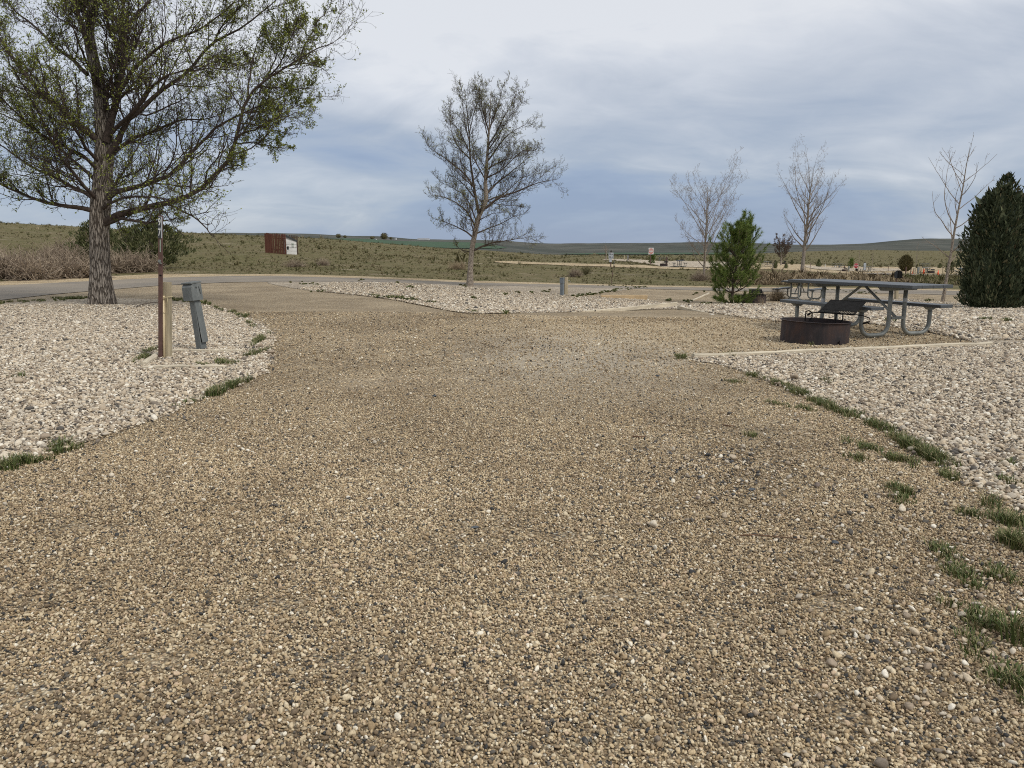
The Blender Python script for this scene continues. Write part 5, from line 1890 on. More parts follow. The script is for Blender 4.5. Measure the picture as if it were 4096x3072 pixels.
def fire_ring(loc, rz, label, A=None, Bv=None, C=None, tilt=(0, 0), group=None, detail=True):
    root = empty('fire_ring', loc, rz, label, 'fire ring', group)
    root.rotation_euler = (tilt[0], tilt[1], rz)
    r, h, n = 0.445, 0.295, 48
    mb = MB()
    prof = [(r, -0.03), (r, h - 0.012), (r + 0.022, h - 0.004), (r + 0.022, h), (r - 0.006, h), (r - 0.006, -0.03)]
    vs = [(math.cos(a) * q, math.sin(a) * q, z) for a in np.arange(n) * 2 * math.pi / n for q, z in prof]
    k = len(prof)
    fs = [(i * k + j, ((i + 1) % n) * k + j, ((i + 1) % n) * k + j + 1, i * k + j + 1) for i in range(n) for j in range(k - 1)]
    mb.add(vs, fs)
    mb.build('ring_wall', M['ringsteel'], root)
    mb = MB()
    mb.prism([(math.cos(a) * 0.437, math.sin(a) * 0.437) for a in np.arange(28) * 2 * math.pi / 28], 0.0, 0.05)
    mb.build('ash_bed', M['ash'], root)
    A, Bv, C = Vector(A), Vector(Bv), Vector(C)
    c4 = [C - A / 2 - Bv / 2, C + A / 2 - Bv / 2, C + A / 2 + Bv / 2, C - A / 2 + Bv / 2]
    MB().tube(c4 + [c4[0]], 0.011, 6).build('grate_frame', M['black'], root)
    g = MB()
    for q in np.linspace(0.04, 0.96, 22):
        g.tube([c4[0].lerp(c4[1], q), c4[3].lerp(c4[2], q)], 0.0065, 5)
    tag(g.build('grate_bars', M['black'], root), kind='stuff')
    Nn = A.cross(Bv).normalized()
    MB().prism([(-0.5, -0.28), (0.5, -0.28), (0.5, 0.5), (-0.5, 0.5)], -0.004, 0.004, Matrix((( A.x, Bv.x, Nn.x, C.x), (A.y, Bv.y, Nn.y, C.y), (A.z, Bv.z, Nn.z, C.z), (0, 0, 0, 1)))).build('grate_plate', M['black'], root)
    # spiral grip handles at both lower corners
    for s, cc in ((-1, c4[0]), (1, c4[1])):
        a1 = cc + A.normalized() * 0.10 * s
        a2 = a1 + A.normalized() * 0.10 * s + Vector((0, 0, -0.03))
        a3 = a2 + Vector((0, 0, -0.045)) + A.normalized() * (0.01 * s)
        a4 = a3 - A.normalized() * 0.09 * (1 if s > 0 else -1) + Vector((0, 0, -0.035))
        pts = [cc - A.normalized() * 0.02 * s, a1, a2, a3, a4] if s > 0 else [cc, a1 + Vector((0, 0, -0.02)), a1 + A.normalized() * -0.05 + Vector((0, 0, -0.05))]
        hd = MB().tube(pts, 0.008, 6).build('handle', M['black'], root)
        MB().tube(coil(pts[-2].lerp(pts[-1], 0.2), pts[-1], 0.013, 5), 0.0045, 4).build('grip_coil', M['black'], hd)
    # swivel hangers standing on the rim
    for s in (-0.22, 0.40):
        foot = Vector((A.x * s * 1.4, A.y * s * 1.4, 0)) - Vector((0, 0, 0))
        foot = foot.normalized() * 0.44 if foot.length > 0.44 else foot
        base = Vector((foot.x, foot.y, h - 0.02))
        ax = A.normalized()
        lp = [base, base + Vector((0, 0, 0.13)), base + Vector((0, 0, 0.145)) + ax * 0.04, base + Vector((0, 0, 0.12)) + ax * 0.085, base + Vector((0, 0, 0.06)) + ax * 0.09, base + Vector((0, 0, 0.01)) + ax * 0.06]
        MB().tube(lp, 0.0095, 6).build('hanger', M['black'], root)
    MB().box((0.19, -0.43, 0.03), (0.055, 0.02, 0.075), Matrix.Rotation(0.4, 3, 'Z')).build('anchor_lug', M['ringsteel'], root)
    return root


M['ash'] = simple('grey_wood_ash', (0.11, 0.105, 0.10), 0.95, 0.4, 20, 0.4)
rb = G(3255, 1366)
fr1 = fire_ring(rb, 0, 'rusty steel fire ring with tilted black grate in front of the picnic table', (0.36, -0.30, 0.0), (0.31, 0.372, 0.15),
                (0.40, 0.13, 0.475), tilt=(0, 0.028))
fb = G(3012, 1212)
fr2 = fire_ring(fb, 0, 'dark fire ring with upright slatted grate behind the bushy pine', (0.45, -0.05, 0.0), (0.03, 0.27, 0.16), (0.10, 0.05, 0.40))


# ------------------------------------------------------------------ posts, pedestals, timbers
def along(p0, p1):
    """rotation that takes Z to the direction p0->p1, keeping faces toward the camera"""
    z = (Vector(p1) - Vector(p0)).normalized()
    y = Vector((0, 1, 0))
    x = y.cross(z).normalized()
    y = z.cross(x)
    return Matrix((x, y, z)).transposed()


def placed(name, p0, p1, label, cat, rz=0.0, group=None, girth=1.0):
    root = empty(name, p0, 0, label, cat, group)
    rot = along(p0, p1) @ Matrix.Rotation(rz, 3, 'Z')
    root.rotation_euler = rot.to_euler()
    root.scale = (girth, girth, girth)
    return root, (Vector(p1) - Vector(p0)).length / girth


p0 = G(641, 1438)
root, h = placed('site_marker_post', p0, P(641.5, 862, p0.y), 'tall brown steel marker post bearing the number 97', 'post')
MB().prism([(-0.0215, -0.004), (0.0215, -0.004), (0.0215, 0.018), (0.0165, 0.018), (0.0165, 0.001), (-0.0165, 0.001), (-0.0165, 0.018), (-0.0215, 0.018)], -0.15, h).build('channel', M['brownsteel'], root)
MB().bevbox((0.002, -0.0085, h - 0.132), (0.043, 0.006, 0.236), 0.0015).build('number_plate', M['signgrey'], root)
for ch, dz in (('9', -0.075), ('7', -0.190)):
    pl = MB().bevbox((-0.005, -0.0135, h + dz), (0.036, 0.003, 0.112), 0.001).build('digit_tile', M['blackplate'], root)
    me = text_mesh(ch, 0.115, 0.0008, 0.0020, 0.50)
    o = link('digit', me, M['whiteplate'], pl)
    o.location = (-0.004, -0.0165, h + dz)
    o.rotation_euler = (math.pi / 2, 0, 0)
MB().box((0.002, -0.007, h - 0.335), (0.009, 0.003, 0.14)).build('reflector_strip', M['faded_green'], root)
MB().tube([(-0.004, -0.004, h - 0.505), (-0.004, -0.022, h - 0.505)], 0.016, 10).build('bolt', M['zinc'], root)
MB().tube([(-0.004, -0.004, h - 0.525), (0.02, -0.02, h - 0.53)], 0.009, 8).build('hook', M['zinc'], root)
MB().box((0.004, -0.0045, h - 0.665), (0.022, 0.003, 0.014), Matrix.Rotation(0.3, 3, 'Y')).build('slot', M['black'], root)

p0 = G(667, 1434)
root, h = placed('water_post', p0, P(664, 1128, p0.y + 0.02), 'weathered square timber post with tan water pipe beside the marker post', 'post', rz=-0.15)
mb = MB()
mb.prism([(-0.042, -0.042), (-0.01, -0.045), (-0.006, -0.036), (-0.002, -0.045), (0.042, -0.042), (0.045, 0.01), (0.042, 0.044), (-0.042, 0.044)], -0.2, h)
mb.build('timber', M['postwood'], root)
MB().tube([(0.006, -0.062, -0.1), (0.006, -0.062, 0.3), (0.004, -0.062, h - 0.17)], 0.0125, 12).build('pipe', M['pvc'], root, True)
MB().tube([(0.004, -0.062, h - 0.20), (0.004, -0.062, h - 0.165), (0.004, -0.062, h - 0.155)], [0.018, 0.018, 0.012], 12).build('pipe_cap', M['pvc'], root, True)
MB().tube([(0.006, -0.062, 0.535), (0.006, -0.062, 0.55)], 0.0165, 12).build('pipe_clip', M['pvc'], root)
tw = [(-0.095, -0.02, h - 0.168), (-0.05, -0.068, h - 0.172), (0.0, -0.083, h - 0.176), (0.05, -0.066, h - 0.168), (0.056, 0.0, h - 0.166), (0.05, 0.05, h - 0.165)]
MB().tube(tw, 0.0035, 5).build('twine', M['twine'], root)
MB().tube([(0.05, -0.06, h - 0.168), (0.056, -0.062, h - 0.21), (0.046, -0.06, h - 0.25)], 0.003, 5).build('twine_end', M['twine'], root)

p0 = G(808, 1404)
root, h = placed('power_pedestal', p0, P(766, 1122, p0.y), 'scuffed grey electrical pedestal leaning left in the rock bed', 'pedestal', rz=-0.38)
MB().bevbox((0, 0, 0.33), (0.088, 0.095, 0.62), 0.006).build('body', M['pedestal'], root)
MB().box((0, 0, 0.005), (0.094, 0.100, 0.05)).build('rusted_foot', M['rust'], root)
cv = MB().bevbox((0.056, 0.006, 0.36), (0.008, 0.100, 0.50), 0.002, Matrix.Rotation(-0.06, 3, 'Y')).build('side_cover', M['pedestal'], root)
MB().box((0.0465, 0.0, 0.25), (0.004, 0.07, 0.26)).build('gap_shade', M['black'], root)  # black plate put in for the shade inside the gap behind the cover
fr = Matrix(((0, 0, 1, 0), (1, 0, 0, 0), (0, 1, 0, 0), (0, 0, 0, 1)))
hd = MB().prism([(-0.10, 0.635), (0.070, 0.635), (0.070, 0.835), (-0.065, 0.845), (-0.10, 0.80)], -0.074, 0.074, fr).build('head_box', M['pedestal'], root)
MB().bevbox((0, -0.008, 0.852), (0.162, 0.178, 0.022), 0.004, Matrix.Rotation(0.05, 3, 'X')).build('lid', M['pedestal'], root)
MB().bevbox((0, -0.088, 0.805), (0.154, 0.012, 0.022), 0.003, Matrix.Rotation(-0.2, 3, 'X')).build('hood_lip', M['pedestal'], root)
MB().box((0.0755, -0.02, 0.79), (0.003, 0.014, 0.02)).build('latch', M['black'], root)
MB().box((0.0755, 0.03, 0.755), (0.003, 0.006, 0.09), Matrix.Rotation(0.15, 3, 'X')).build('seam', M['black'], root)


def timber(u1, v1, u2, v2, w, hgt, label, cat='timber', sink=0.5, m='deadwood', segs=1):
    a, b_ = G(u1, v1), G(u2, v2)
    root = empty('border_timber', (a + b_) / 2, math.atan2(b_.y - a.y, b_.x - a.x), label, cat)
    L = (b_ - a).length
    rng = random.Random(int(u1 + v2))
    x = -L / 2
    for k in range(segs):
        l = L / segs
        pts = []
        n = 14
        mb = MB()
        vs, fs = [], []
        for i in range(n + 1):
            t = x + l * i / n - (0.004 if i == n and k < segs - 1 else 0)
            jz, jy = rng.uniform(-0.008, 0.006), rng.uniform(-0.006, 0.006)
            for (yy, zz) in ((-w / 2, -0.05), (w / 2, -0.05), (w / 2, hgt * 0.85), (w * 0.2, hgt), (-w * 0.25, hgt), (-w / 2, hgt * 0.8)):
                vs.append((t, yy + jy, (zz + jz * (zz > 0)) if zz > 0 else zz))
        for i in range(n):
            for j in range(6):
                fs.append((i * 6 + j, i * 6 + (j + 1) % 6, (i + 1) * 6 + (j + 1) % 6, (i + 1) * 6 + j))
        fs += [tuple(range(6))[::-1], tuple(n * 6 + j for j in range(6))]
        mb.add(vs, fs).build('rail', M[m], root)
        x += l
    return root


timber(2772, 1434, 3962, 1383, 0.075, 0.055, 'long weathered border timber in front of the fire ring', segs=2)
timber(575, 1479, 905, 1476, 0.05, 0.046, 'half buried border timber in the rocks before the leaning pedestal')
timber(685, 1411, 972, 1411, 0.045, 0.042, 'half buried border timber behind the foot of the leaning pedestal')
timber(572, 1470, 636, 1425, 0.07, 0.06, 'short grey timber lying left of the marker post')
timber(1922, 1257, 2705, 1239, 0.07, 0.045, 'long buried timber edging the back of the tent pad', segs=2)
timber(2712, 1238, 2880, 1256, 0.06, 0.04, 'short buried timber continuing the back edge of the tent pad')
timber(2750, 1211, 2835, 1176, 0.07, 0.045, 'weathered timber running back beside the next site drive')

# the second site's pedestal and water post
p0 = G(2248, 1183)
root, h = placed('power_pedestal', p0, P(2248.5, 1111, p0.y), 'small upright blue grey electrical pedestal right of the slender tree', 'pedestal', rz=-0.45, girth=p0.y / 20)
MB().bevbox((0, 0, h * 0.34), (0.082, 0.075, h * 0.70), 0.004).build('body', M['pedestalblue'], root)
MB().bevbox((0, 0, h * 0.83), (0.100, 0.10, h * 0.30), 0.005).build('head_box', M['pedestalblue'], root)
MB().bevbox((0, 0, h * 0.995), (0.108, 0.108, 0.012), 0.003).build('lid', M['pedestal'], root)
MB().box((0.051, 0.01, h * 0.84), (0.004, 0.05, h * 0.2)).build('outlet_door', M['pedestal'], root)
p0 = G(2263, 1178)
root, h = placed('water_post', p0, P(2265, 1108, p0.y), 'tan timber post with a small faucet behind the blue grey pedestal', 'post', rz=0.3, girth=p0.y / 20)
MB().prism([(-0.04, -0.04), (0.04, -0.04), (0.04, 0.04), (-0.04, 0.04)], -0.1, h).build('timber', M['postwood'], root)
fc = MB().tube([(0.03, 0, h - 0.10), (0.10, 0, h - 0.10), (0.12, 0, h - 0.13)], 0.009, 7).build('faucet', M['zinc'], root)
MB().tube([(0.075, 0, h - 0.10), (0.075, 0, h - 0.065)], 0.006, 6).build('faucet_stem', M['zinc'], fc)

# thin stake with pale top, and the timber post behind the table
p0 = G(2443, 1147)
root, h = placed('metal_stake', p0, P(2457, 1044, p0.y), 'thin rusty stake with pale tip standing at the end of the rock bed', 'stake', girth=p0.y / 26)
MB().tube([(0, 0, -0.1), (0, 0, h * 0.8)], 0.009, 6).build('rod', M['brownsteel'], root)
MB().tube([(0, 0, h * 0.8), (0.004, 0, h)], 0.008, 6).build('pale_tip', M['zinc'], root)
p0 = G(3584, 1197)
root, h = placed('utility_post', p0, P(3589, 1112, p0.y), 'slim timber post topped by a black box behind the picnic table', 'post', rz=0.3, girth=p0.y / 19)
MB().prism([(-0.035, -0.035), (0.035, -0.035), (0.035, 0.035), (-0.035, 0.035)], -0.1, h * 0.62).build('timber', M['postwood'], root)
MB().tube([(-0.015, 0, h * 0.6), (-0.015, 0, h)], 0.014, 6).build('stem', M['brownsteel'], root)
MB().bevbox((0.02, 0, h + 0.085), (0.085, 0.10, 0.19), 0.01).build('box', M['black'], root)
MB().bevbox((0.085, -0.015, h + 0.075), (0.05, 0.08, 0.17), 0.012).build('side_box', M['black'], root)
MB().bevbox((-0.045, 0, h + 0.08), (0.03, 0.08, 0.16), 0.008).build('flap', M['blackplate'], root)

# concrete wheel stop
a, b_ = G(2404, 1191), G(2588, 1199)
root = empty('wheel_stop', (a + b_) / 2, math.atan2(b_.y - a.y, b_.x - a.x), 'tan concrete wheel stop at the end of the next site drive', 'wheel stop')
root.scale = (1, 1.35, 1.35)
L = (b_ - a).length
fr = Matrix(((0, 0, 1, 0), (1, 0, 0, 0), (0, 1, 0, 0), (0, 0, 0, 1)))
MB().prism([(-0.085, -0.03), (0.085, -0.03), (0.065, 0.095), (0.045, 0.108), (-0.045, 0.108), (-0.065, 0.095)], -L / 2, L / 2, fr).build('kerb_block', M['concrete'], root)
for q in (-0.32, 0.32):
    MB().tube([(q * L, 0, 0.10), (q * L, 0, 0.112)], 0.014, 8).build('anchor_pin', M['rust'], root)


# ------------------------------------------------------------------ loose stones and sticks
def rock(u, v, w, d, h, m, label, seed, rz=0.0, cat='rock', name='stone'):
    bm = bmesh.new()
    bmesh.ops.create_icosphere(bm, subdivisions=3, radius=0.5)
    rr = random.Random(seed)
    dirs = [(Vector((rr.gauss(0, 1), rr.gauss(0, 1), rr.gauss(0, 1))).normalized(), rr.uniform(0.26, 0.44)) for _ in range(12)]
    for vt in bm.verts:
        p = vt.co.copy()
        for dd, k in dirs:
            t = p.dot(dd)
            if t > k:
                p -= dd * (t - k) * 0.9
        vt.co = Vector((p.x * w, p.y * d, p.z * h))
    me = bpy.data.meshes.new(name)
    bm.to_mesh(me)
    bm.free()
    me.polygons.foreach_set('use_smooth', [True] * len(me.polygons))
    o = link(name, me, M[m])
    g = G(u, v)
    o.location = (g.x, g.y, g.z + h * 0.30 + 0.008)
    o.rotation_euler = (0, 0, rz)
    return tag(o, label, cat)


rock(2728, 1236, 0.19, 0.15, 0.12, 'whiterock', 'large rounded white rock at the back of the tent pad', 1)
rock(2686, 1237, 0.15, 0.10, 0.06, 'brownstone', 'low brown stone left of the large white rock', 2)
rock(2848, 1260, 0.12, 0.08, 0.03, 'whiterock', 'small flat white rock on the back edge of the tent pad', 3)
rock(1898, 2118, 0.040, 0.028, 0.012, 'greystone', 'dark flat oval stone in the middle of the drive', 4)
rock(1394, 1996, 0.030, 0.024, 0.012, 'palestone', 'white flat stone on the drive left of centre', 5)
rock(1480, 2003, 0.034, 0.028, 0.013, 'palestone', 'cream flat stone just right of the white flat stone', 6)
rock(3268, 1952, 0.040, 0.032, 0.030, 'brownstone', 'cube shaped brown stone on the drive by the right verge', 7)
rock(3300, 2022, 0.034, 0.03, 0.014, 'palestone', 'round tan stone below the cube shaped brown stone', 8)
rock(3007, 1965, 0.050, 0.035, 0.012, 'greystone', 'blue grey flat stone left of the cube shaped brown stone', 9)
rock(3016, 2006, 0.034, 0.022, 0.014, 'greystone', 'small dark stone below the blue grey flat stone', 10)
rock(2790, 2000, 0.030, 0.026, 0.018, 'brownstone', 'rounded brown pebble right of the drive centre', 11)
rock(3605, 2084, 0.045, 0.022, 0.016, 'brownstone', 'long brown stone near the right grass tufts', 12, -0.5)
rock(3340, 2180, 0.040, 0.028, 0.016, 'greystone', 'dark grey stone just right of the long stick', 13)
rock(3150, 3036, 0.026, 0.016, 0.010, 'palestone', 'white pebble at the bottom edge right of centre', 14)
rock(1740, 1590, 0.05, 0.03, 0.02, 'greystone', 'dark pebble on the drive well above the dark oval stone', 15)
rock(2630, 1508, 0.045, 0.03, 0.02, 'greystone', 'dark pebble on the pale patch near the timber end', 16)
rock(3070, 1385, 0.05, 0.035, 0.02, 'palestone', 'pale pebble on the tent pad left of the fire ring', 17)


def stick(pts, r, label, m='stick'):
    w = [G(u, v) + Vector((0, 0, 0.012 + dz)) for u, v, dz in pts]
    c = w[0].copy()
    o = MB().tube([p - c for p in w], [r * (1 - 0.5 * i / len(w)) for i in range(len(w))], 6).build('stick', M[m])
    o.location = c
    return tag(o, label, 'stick')


stick([(2960, 2152, 0), (3020, 2153, 0.004), (3080, 2157, 0.002), (3150, 2166, 0.006), (3210, 2170, 0)], 0.0035, 'long thin brown stick on the lower right of the drive')
stick([(2530, 1752, 0), (2555, 1756, 0.004), (2582, 1754, 0)], 0.006, 'short reddish brown stick on the drive')
stick([(2890, 1705, 0), (2915, 1712, 0.004), (2938, 1711, 0)], 0.006, 'short dark bark piece left of the right grass verge')
stick([(3190, 2688, 0), (3240, 2700, 0.002), (3268, 2712, 0.0)], 0.003, 'thin twig near the lower right foreground')
stick([(3350, 2648, 0.0), (3390, 2643, 0.008), (3440, 2648, 0.004)], 0.0018, 'thin straw stalk in the lower right foreground', 'straw2')
stick([(1940, 2868, 0.0), (1980, 2862, 0.006), (2012, 2866, 0.003)], 0.0018, 'thin straw stalk near the bottom centre', 'straw2')
stick([(3180, 1578, 0), (3230, 1600, 0.003), (3300, 1606, 0)], 0.004, 'dry straw stem lying beside the grass verge', 'straw2')
stick([(520, 1240, 0), (560, 1228, 0.03), (600, 1222, 0.05), (640, 1214, 0.02)], 0.010, 'fallen grey branch on the rocks right of the large trunk', 'branch2')
stick([(3640, 1482, 0), (3670, 1478, 0.008), (3705, 1480, 0.0)], 0.008, 'brown twig on the rocks right of the border timber')


# ------------------------------------------------------------------ picket screen and white shed on the rise
def shed():
    zl = 64.0
    c0 = P(1061, 1000, zl)
    c1 = P(1145, 1004, 62.0)

    def gz(p, dz=0.0):
        return Vector((p.x, p.y, zt1(p.x, p.y) + dz))
    H_ = (1003 - 925) * 63.0 / F_PX
    root = empty('picket_fence', gz(c0), 0, 'red brown picket screen standing in front of the white shed', 'fence')
    n = 13
    for k in range(n):
        p = c0.lerp(c1, (k + 0.5) / n)
        w = (c1 - c0).length / n * (0.95 if k < 4 else 0.70)
        g_ = gz(p) - root.location
        hh = H_ + random.uniform(-0.05, 0.03) - 0.02
        ang = math.atan2(c1.y - c0.y, c1.x - c0.x)
        rot = Matrix.Rotation(ang, 4, 'Z')
        tilt = Matrix.Rotation(random.uniform(-0.02, 0.02), 4, 'Y')
        fr = Matrix.Translation(g_) @ rot @ tilt @ Matrix(((1, 0, 0, 0), (0, 0, -1, 0), (0, 1, 0, 0), (0, 0, 0, 1)))
        MB().prism([(-w / 2, -0.1), (w / 2, -0.1), (w / 2, hh - 0.05), (w / 2 - 0.03, hh), (-w / 2 + 0.03, hh), (-w / 2, hh - 0.05)], -0.012, 0.012, fr).build('picket', M['picket'], root)
    for q in (0.35, 1.25):
        a_, b2 = gz(c0, q) - root.location, gz(c1, q) - root.location
        off = Vector((0.0, 0.05, 0))
        MB().tube([a_ + off, b2 + off], 0.04, 4).build('rail', M['picket'], root)
    # the shed
    f0, f1 = P(1146, 1004, 62.6), P(1187, 1004, 63.0)
    ang = math.atan2(f1.y - f0.y, f1.x - f0.x)
    W = (f1 - f0).length
    hw = (1004 - 952) * 62.8 / F_PX
    g0 = gz((f0 + f1) / 2)
    sh = empty('shed', g0, ang, 'small white peeling shed with dark sloping roof behind the picket screen', 'shed')
    D = 1.0
    for k in range(4):
        z0, z1_ = hw * k / 4 - (0.1 if k == 0 else 0), hw * (k + 1) / 4
        MB().bevbox((0, -0.011 + random.uniform(0, 0.01), (z0 + z1_) / 2), (W, 0.03, z1_ - z0 - 0.022), 0.004).build('siding_board', M['shedwhite'], sh)
    MB().box((0, 0.05, hw / 2 - 0.05), (W - 0.03, 0.05, hw)).build('front_wall', M['picketdark'], sh)
    for s in (-1, 1):
        MB().box((s * (W / 2 - 0.02), D / 2 + 0.03, hw / 2), (0.03, D, hw + 0.1)).build('side_wall', M['shedwhite'], sh)
    fr = Matrix.Translation((0, 0, 0))
    hl = (1004 - 928) * 62.8 / F_PX
    fr = Matrix(((1, 0, 0, 0), (0, 0, 1, 0), (0, 1, 0, 0), (0, 0, 0, 1)))
    MB().prism([(-W / 2, hw - 0.03), (W / 2, hw - 0.03), (-W / 2, hl - 0.12)], 0.02, D, fr).build('gable', M['shedwhite'], sh)
    MB().prism([(-W / 2 - 0.05, hl - 0.13), (W / 2 + 0.06, hw - 0.06), (W / 2 + 0.06, hw + 0.02), (-W / 2 - 0.05, hl + 0.02)], -0.08, D + 0.1, fr).build('roof', M['shingle'], sh)
    MB().bevbox((-W / 2 + 0.12, -0.04, 0.52), (0.13, 0.03, 0.26), 0.01).build('dark_patch', M['black'], sh)  # black block set on the boards as a dark patch
    for q in range(4):
        MB().box((0.10, -0.036, hw * 0.80 - q * 0.085), (0.20 - 0.03 * (q % 2), 0.006, 0.035)).build('faded_lettering', M['faded_green'], sh)
    # weathered pickets on the far side
    r2 = empty('picket_fence', gz(P(1160, 1000, 64.6)), 0, 'weathered dark pickets showing past the right side of the shed', 'fence')
    for k, u in enumerate((1161, 1168, 1175, 1182, 1190)):
        p = P(u, 1000, 64.6 - (1.2 if u > 1186 else 0))
        g_ = gz(p) - r2.location
        hh = (1004 - 932) * 64 / F_PX
        w = 0.085 if u < 1186 else 0.11
        fr = Matrix.Translation(g_) @ Matrix(((1, 0, 0, 0), (0, 0, -1, 0), (0, 1, 0, 0), (0, 0, 0, 1)))
        MB().prism([(-w / 2, -0.1), (w / 2, -0.1), (w / 2, hh - 0.03), (w / 2 - 0.02, hh), (-w / 2 + 0.02, hh), (-w / 2, hh - 0.03)], -0.012, 0.012, fr).build('picket', M['picketdark'], r2)
    a_ = gz(P(1158, 1000, 64.65), 1.2) - r2.location
    b2 = gz(P(1184, 1000, 64.65), 1.2) - r2.location
    MB().tube([a_, b2], 0.03, 4).build('rail', M['picketdark'], r2)


shed()


# ------------------------------------------------------------------ the far loops of the camp
def up_from(u, v):
    g_ = T(u, v)
    return g_, g_.y / F_PX


def sign_frame():
    return Matrix(((1, 0, 0), (0, 0, -1), (0, 1, 0)))


# stop sign
g_, k = up_from(3421, 1102)
root = empty('stop_sign', g_, 0.05, 'red octagonal stop sign beyond the road behind the picnic table', 'sign')
zc_ = (1102 - 1063.5) * k
rs = 10.2 * k
MB().box((0, 0.03, zc_ / 2), (0.06, 0.05, zc_ + 2 * rs * 0.9)).build('post', M['zinc'], root)
fr = Matrix.Translation((0, 0, zc_)) @ Matrix(((1, 0, 0, 0), (0, 0, -1, 0), (0, 1, 0, 0), (0, 0, 0, 1)))
oc = lambda r_: [(r_ * math.cos(math.pi / 8 + i * math.pi / 4), r_ * math.sin(math.pi / 8 + i * math.pi / 4)) for i in range(8)]
bd = MB().prism(oc(rs), 0, 0.006, fr).build('sign_border', M['whiteplate'], root)
pn = MB().prism(oc(rs * 0.94), 0.008, 0.012, fr).build('sign_panel', M['stopred'], root)
me = text_mesh('STOP', rs * 0.82, 0.002, rs * 0.018, 0.86)
o = link('lettering', me, M['whiteplate'], pn)
o.location = (0, -0.016, zc_)
o.rotation_euler = (math.pi / 2, 0, 0)
MB().bevbox((0.10, -0.02, zc_ - rs * 1.75), (0.26, 0.16, rs * 1.3), 0.05).build('black_bag', M['black'], root)

# grey notice next to it
g_, k = up_from(3456, 1102)
root = empty('notice_sign', g_, 0.1, 'narrow grey notice sign just right of the stop sign', 'sign')
MB().box((0, 0.03, 25 * k), (0.06, 0.05, 52 * k)).build('post', M['brownsteel'], root)
MB().bevbox((0, -0.01, 41.5 * k), (10.5 * k, 0.012, 16 * k), 0.004).build('upper_panel', M['signgrey'], root)
MB().bevbox((0, -0.01, 27 * k), (8.5 * k, 0.012, 11 * k), 0.004).build('lower_panel', M['signgrey'], root)
MB().bevbox((0, 0.0, 51.5 * k), (4 * k, 0.05, 3 * k), 0.01).build('cap', M['black'], root)

# do-not-enter sign
g_, k = up_from(2601, 1058)
root = empty('do_not_enter_sign', g_, 0.0, 'faded square do not enter sign in front of a small pine', 'sign')
MB().box((0, 0.04, 31 * k), (4.2 * k, 0.06, 66 * k)).build('post', M['brownsteel'], root)
zc_ = (1058 - 1005.8) * k
pn = MB().bevbox((1.6 * k, -0.02, zc_), (20.5 * k, 0.012, 25.5 * k), 0.004).build('sign_panel', M['whiteplate'], root)
fr = Matrix.Translation((1.6 * k, -0.028, zc_)) @ Matrix(((1, 0, 0, 0), (0, 0, -1, 0), (0, 1, 0, 0), (0, 0, 0, 1)))
MB().prism([(9.4 * k * math.cos(a), 10.6 * k * math.sin(a)) for a in np.arange(24) * 2 * math.pi / 24], 0, 0.004, fr).build('red_disc', M['fadered'], pn)
MB().box((1.6 * k, -0.0345, zc_), (16 * k, 0.003, 4.2 * k)).build('white_bar', M['whiteplate'], pn)
for tx, dz in (('DO NOT', 5.0), ('ENTER', -5.0)):
    o = link('lettering', text_mesh(tx, 4.0 * k, 0.001, 0.002, 0.8), M['whiteplate'], pn)
    o.location = (1.6 * k, -0.0345, zc_ + dz * k)
    o.rotation_euler = (math.pi / 2, 0, 0)
MB().bevbox((-9.2 * k, 0.03, zc_), (1.6 * k, 0.04, 14 * k), 0.004).build('side_plate', M['black'], root)

# grey directional sign
g_, k = up_from(2443, 1068)
root = empty('direction_sign', g_, 0.0, 'grey board sign with small arrows on a dark post beside the dirt track', 'sign')
MB().box((0, 0.03, 30 * k), (4.2 * k, 0.05, 62 * k)).build('post', M['brownsteel'], root)
pn = MB().bevbox((0, -0.01, 44 * k), (19.5 * k, 0.014, 23.5 * k), 0.004).build('sign_board', M['signgrey'], root)
MB().bevbox((-1.5 * k, -0.01, 25 * k), (10 * k, 0.014, 12 * k), 0.004).build('lower_board', M['signgrey'], root)
for z_, w_, x_ in ((52, 6, -4), (48.5, 9, -2.6), (41, 6, -4), (37.5, 9, -2.6)):
    MB().box((x_ * k, -0.0195, z_ * k), (w_ * k, 0.004, 1.6 * k)).build('worn_lettering', M['blackplate'], pn)
for z_ in (50, 39):
    fr = Matrix.Translation((6.3 * k, -0.0175, z_ * k)) @ Matrix(((1, 0, 0, 0), (0, 0, -1, 0), (0, 1, 0, 0), (0, 0, 0, 1)))
    MB().prism([(-1.2 * k, -2 * k), (1.2 * k, -2 * k), (1.2 * k, 0.2 * k), (0, 2.2 * k), (-1.2 * k, 0.2 * k)], 0, 0.004, fr).build('arrow', M['blackplate'], pn)
MB().bevbox((0, 0.03, 62 * k), (4.6 * k, 0.06, 5 * k), 0.01).build('cap', M['black'], root)

